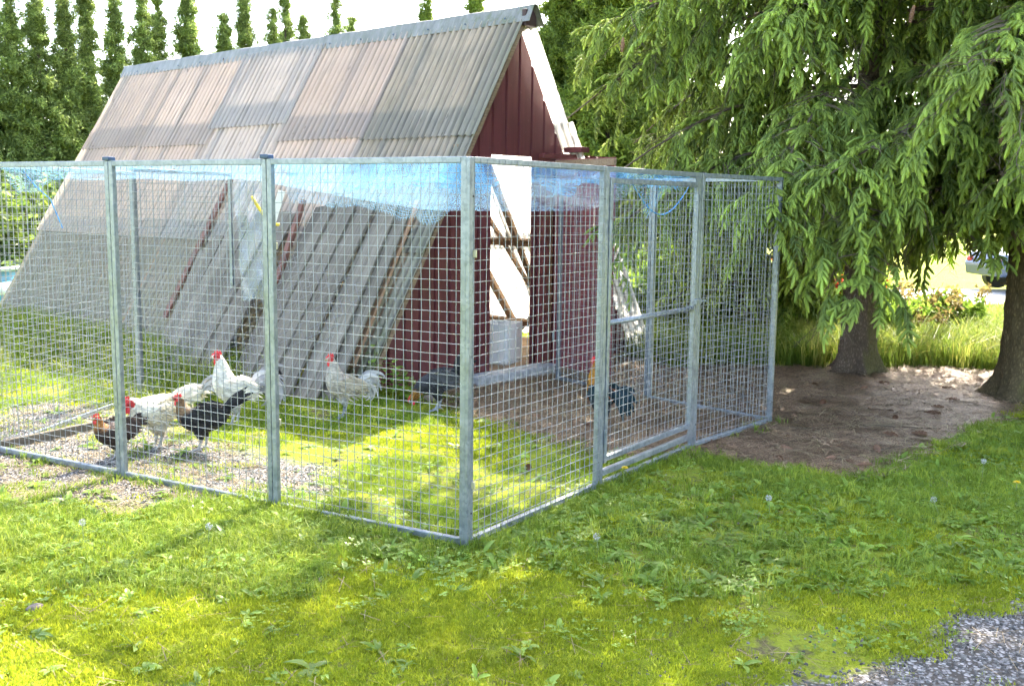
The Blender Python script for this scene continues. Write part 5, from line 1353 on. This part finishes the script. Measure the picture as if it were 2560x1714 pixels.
# straw bits and needle litter
def litter_patch(name, seed, mat, n, L0, L1, w, rad):
    rr = random.Random(seed); v = []; f = []; t = []
    for i in range(n):
        px, py = rr.uniform(-rad, rad), rr.uniform(-rad, rad); a = rr.random() * 6.28; L = rr.uniform(L0, L1); dx, dy = math.cos(a) * L / 2, math.sin(a) * L / 2; z = rr.uniform(.001, .012); dz = rr.uniform(-.004, .006); b = len(v); c = rr.random()
        sx_, sy_ = -math.sin(a) * w / 2, math.cos(a) * w / 2
        v += [(px - dx - sx_, py - dy - sy_, z), (px - dx + sx_, py - dy + sy_, z), (px + dx + sx_, py + dy + sy_, z + dz), (px + dx - sx_, py + dy - sy_, z + dz)]; t += [c] * 4; f.append((b, b + 1, b + 2, b + 3))
    return source(name, v, f, t, mat)
nd = [litter_patch('needles', i, NEEDLE, 55, .02, .06, .0042, .10) for i in range(3)] + [litter_patch('needles', 7, DRYG, 16, .04, .11, .004, .12)]
x, y, r = sample(14000, -1.2, 5.6, 5.6, 11.2, 20); li, gc, gp, we = masks(x, y); k_ = in_view(x, y) & (li > -.06)
cover('needle_litter', 'brown fallen needles under the spruces', x[k_], y[k_], r.uniform(.7, 1.4, k_.sum()), 4, nd, 21, .1)
st = [litter_patch('straw', i + 3, DRYG, 30, .03, .10, .0035, .10) for i in range(3)]
x, y, r = sample(500, -4.4, -1.0, 5.0, 8.0, 22); li, gc, gp, we = masks(x, y); k_ = gp > .0
cover('straw', 'dry straw bits on the gravel of the run', x[k_], y[k_], r.uniform(.6, 1.1, k_.sum()), 3, st, 23, .1)
lx_, ly_, r = sample(320, -1.0, 1.5, .2, 3.2, 24); x = CO.x + CG.x * lx_ + CR.x * ly_; y = CO.y + CG.y * lx_ + CR.y * ly_
tag(scatter('coop_straw', np.stack([x, y, np.full(len(x), .058)], 1), np.stack([r.normal(0, .15, len(x)), r.normal(0, .15, len(x)), r.uniform(0, 6.28, len(x))], 1), r.uniform(.9, 1.5, len(x)), r.integers(0, 3, len(x)), st), 'yellow straw on the coop floor', None, None, 'stuff')
x, y, r = sample(1500, -2.6, 3, 2.9, 6, 26); k_ = in_view(x, y)
cover('dead_stalks', 'scattered dry stalks on the lawn', x[k_], y[k_], r.uniform(.5, 1.0, k_.sum()), 1, [litter_patch('stalk', 5, DRYG, 2, .05, .13, .003, .05)], 27, .15)

def clover(name, seed):
    rr = random.Random(seed); v = []; f = []; t = []
    for i in range(9):
        px, py = rr.gauss(0, .035), rr.gauss(0, .035); h = rr.uniform(.012, .03); c = rr.random()
        for k3 in range(3):
            a = k3 * 2.094 + rr.random() * .5; d = Vector((math.cos(a), math.sin(a), .15)); sd = Vector((-d.y, d.x, 0)) * .006; p = Vector((px, py, h)); b = len(v)
            v += [tuple(p), tuple(p + d * .009 + sd), tuple(p + d * .015), tuple(p + d * .009 - sd)]; t += [c * .7, c, c, c]; f.append((b, b + 1, b + 2, b + 3))
    return source(name, v, f, t, WEED)
x, y, r = sample(600, -3, 3.4, 3.6, 6.4, 30); li, gc, gp, we = masks(x, y); k_ = in_view(x, y) & (li < -.05) & (gc < .1) & (gp < .1) & (fbm(x + 11, y, 1.3) > .42)
cover('clover', 'small clover leaves scattered through the moss', x[k_], y[k_], r.uniform(.7, 1.5, k_.sum()), 3, [clover('clover', i) for i in range(3)], 31, .2)
x, y, r = sample(420, -.4, 5.2, 6.0, 10.2, 40); li, gc, gp, we = masks(x, y); k_ = in_view(x, y) & (li > .05)
cover('fallen_twigs', 'small dead twigs strewn over the needle litter', x[k_], y[k_], r.uniform(.35, .9, k_.sum()), 2, [bare_twig('dead_twig', 11), bare_twig('dead_twig', 12)], 41, .08)
# dandelions
FLY = simple('dandelion_yellow', (.75, .52, .01), .6, 0, .15, 40, .2); STEM = simple('flower_stem', (.20, .26, .08), .6); FLUFF = simple('seed_fluff', (.42, .42, .40), .8, 0, .08)
def stem_flower(nm, label, cat, group, x, y, h, kind):
    root = empty(nm, (x, y, float(ground_z(x, y))), rc.random() * 6.28); tag(root, label, cat, group)
    bx, by = rc.uniform(-.03, .03), rc.uniform(-.03, .03)
    mb = MB(); mb.tube([(0, 0, -.01), (bx * .4, by * .4, h * .5), (bx, by, h)], [.0028, .0024, .002], 6); mb.build('stem', STEM, root)
    mb = MB(); rr = random.Random(int(x * 1000))
    if kind == 'yellow':
        for ring, (L, lift, n_) in enumerate(((.021, .15, 20), (.016, .5, 16), (.010, .9, 10))):
            for i in range(n_):
                a = 6.283 * i / n_ + ring; c = Vector((math.cos(a), math.sin(a), 0)); s = Vector((-c.y, c.x, 0)) * .0022; p = Vector((bx, by, h)); e = p + c * L + Vector((0, 0, L * lift))
                mb.add([p - s, p + s, e + s, e - s], [(0, 1, 2, 3)])
        mb.build('petals', FLY, root)
    else:
        for i in range(70):
            d = Vector((rr.gauss(0, 1), rr.gauss(0, 1), rr.gauss(0, 1))).normalized(); p = Vector((bx, by, h + .008)); s = d.orthogonal().normalized() * .0028; q = d.cross(s.normalized()) * .0028; e = p + d * .017
            mb.add([p, e - s * .15, e + s * .15], [(0, 1, 2)]); mb.add([e - s, e + q, e + s, e - q], [(0, 1, 2, 3)])
        mb.build('seed_ball', FLUFF, root)
for i, (x, y, h, lab) in enumerate([(2.93, 5.72, .07, 'yellow dandelion flower at the picture edge in the grass'), (.66, 5.80, .10, 'yellow dandelion flower at the foot of the pen door')]):
    stem_flower('dandelion_flower', lab, 'flower', 'yellow dandelions', x, y, h, 'yellow')
for i, (x, y, h, lab) in enumerate([(2.85, 5.98, .13, 'round white dandelion clock beside the yellow flower'), (1.38, 5.22, .09, 'white dandelion clock in the middle of the weeds'), (2.28, 5.22, .09, 'white dandelion clock in the grass right of the run'), (-1.42, 4.62, .10, 'dandelion clock on the sunlit grass left of the run'), (-2.0, 4.60, .10, 'dandelion clock on the bright grass near the picture edge'), (.42, 4.62, .07, 'small dandelion clock in front of the near corner post'), (-3.05, 8.5, .38, 'tall dandelion clock in the grass before the planks')]):
    stem_flower('dandelion_clock', lab, 'flower', 'dandelion clocks', x, y, h, 'clock')
# nettle-like plants at the gable foot
for i, (x, y, h, lab) in enumerate([(-.96, 8.10, .30, 'leafy green nettle plant at the foot of the roof edge'), (-.80, 8.05, .24, 'broad leaved green plant at the gable foot'), (-1.12, 8.15, .40, 'tall leafy stem in front of the corrugated edge')]):
    v = []; f = []; t = []; rr = random.Random(i)
    for s in range(3):
        ox, oy = rr.uniform(-.08, .08), rr.uniform(-.08, .08); hh = h * rr.uniform(.7, 1)
        for j in range(6):
            z = hh * (j + 1) / 6
            for q in (0, PI):
                a = j * 1.57 + q + rr.uniform(-.3, .3); leaf_strip(v, f, t, (ox, oy, z), (math.cos(a), math.sin(a), .25), .10 * (1 - .4 * j / 6), .045, .9, rr.random())
    so = source('leaves', v, f, t, WEED); root = empty('nettle_plant', (x, y, float(ground_z(x, y)))); tag(root, lab, 'plant', 'plants at the gable foot'); link('leaves', so.data, root)
    mb = MB(); mb.tube([(0, 0, -.02), (.01, 0, h * .9)], [.005, .003], 6); mb.build('stem', STEM, root)
# stones and sticks
STONEB = simple('brown_stone', (.16, .13, .105), .9, 0, .3, 6, .4)
for i, (x, y, s, lab) in enumerate([(-.66, 8.14, .07, 'small grey stone behind the grey hen'), (-1.88, 3.85, .034, 'brownish stone in the moss at the picture edge')]):
    bm = bmesh.new(); bmesh.ops.create_icosphere(bm, subdivisions=3, radius=1); rr = random.Random(i)
    for v_ in bm.verts: v_.co *= .8 + .4 * float(fbm(v_.co.x * 2 + i * 5, v_.co.y * 2 + v_.co.z, 1.0))
    me = bpy.data.meshes.new('stone'); bm.to_mesh(me); bm.free(); me.materials.append(STONEB); me.polygons.foreach_set('use_smooth', [True] * len(me.polygons))
    tag(link('stone', me, None, (x, y, float(ground_z(x, y)) + s * .25), (0, 0, i), (s, s * .7, s * .55)), lab, 'stone')
for i, (x, y, L, a, lab) in enumerate([(1.95, 8.6, .5, .8, 'thin twig on the needle litter below the grey trunk'), (2.1, 7.35, .45, .15, 'pale twig lying in the middle of the needle litter'), (2.9, 7.4, .6, -.1, 'long straight twig on the litter'), (.35, 3.05, .12, 1.2, 'short stick at the edge of the gravel'), (2.6, 6.75, .4, .3, 'dark twig near the front edge of the litter')]):
    mb = MB(); rr = random.Random(i); mb.tube([Vector((L * (t_ - .5), .03 * math.sin(t_ * 4 + i), .004 + .008 * math.sin(t_ * 3))) for t_ in np.linspace(0, 1, 8)], [.006 * (1 - .5 * t_) for t_ in np.linspace(0, 1, 8)], 6)
    tag(mb.build('twig', TWIG, None, loc=(x, y, float(ground_z(x, y)) + .006), rot=(0, 0, a)), lab, 'twig')
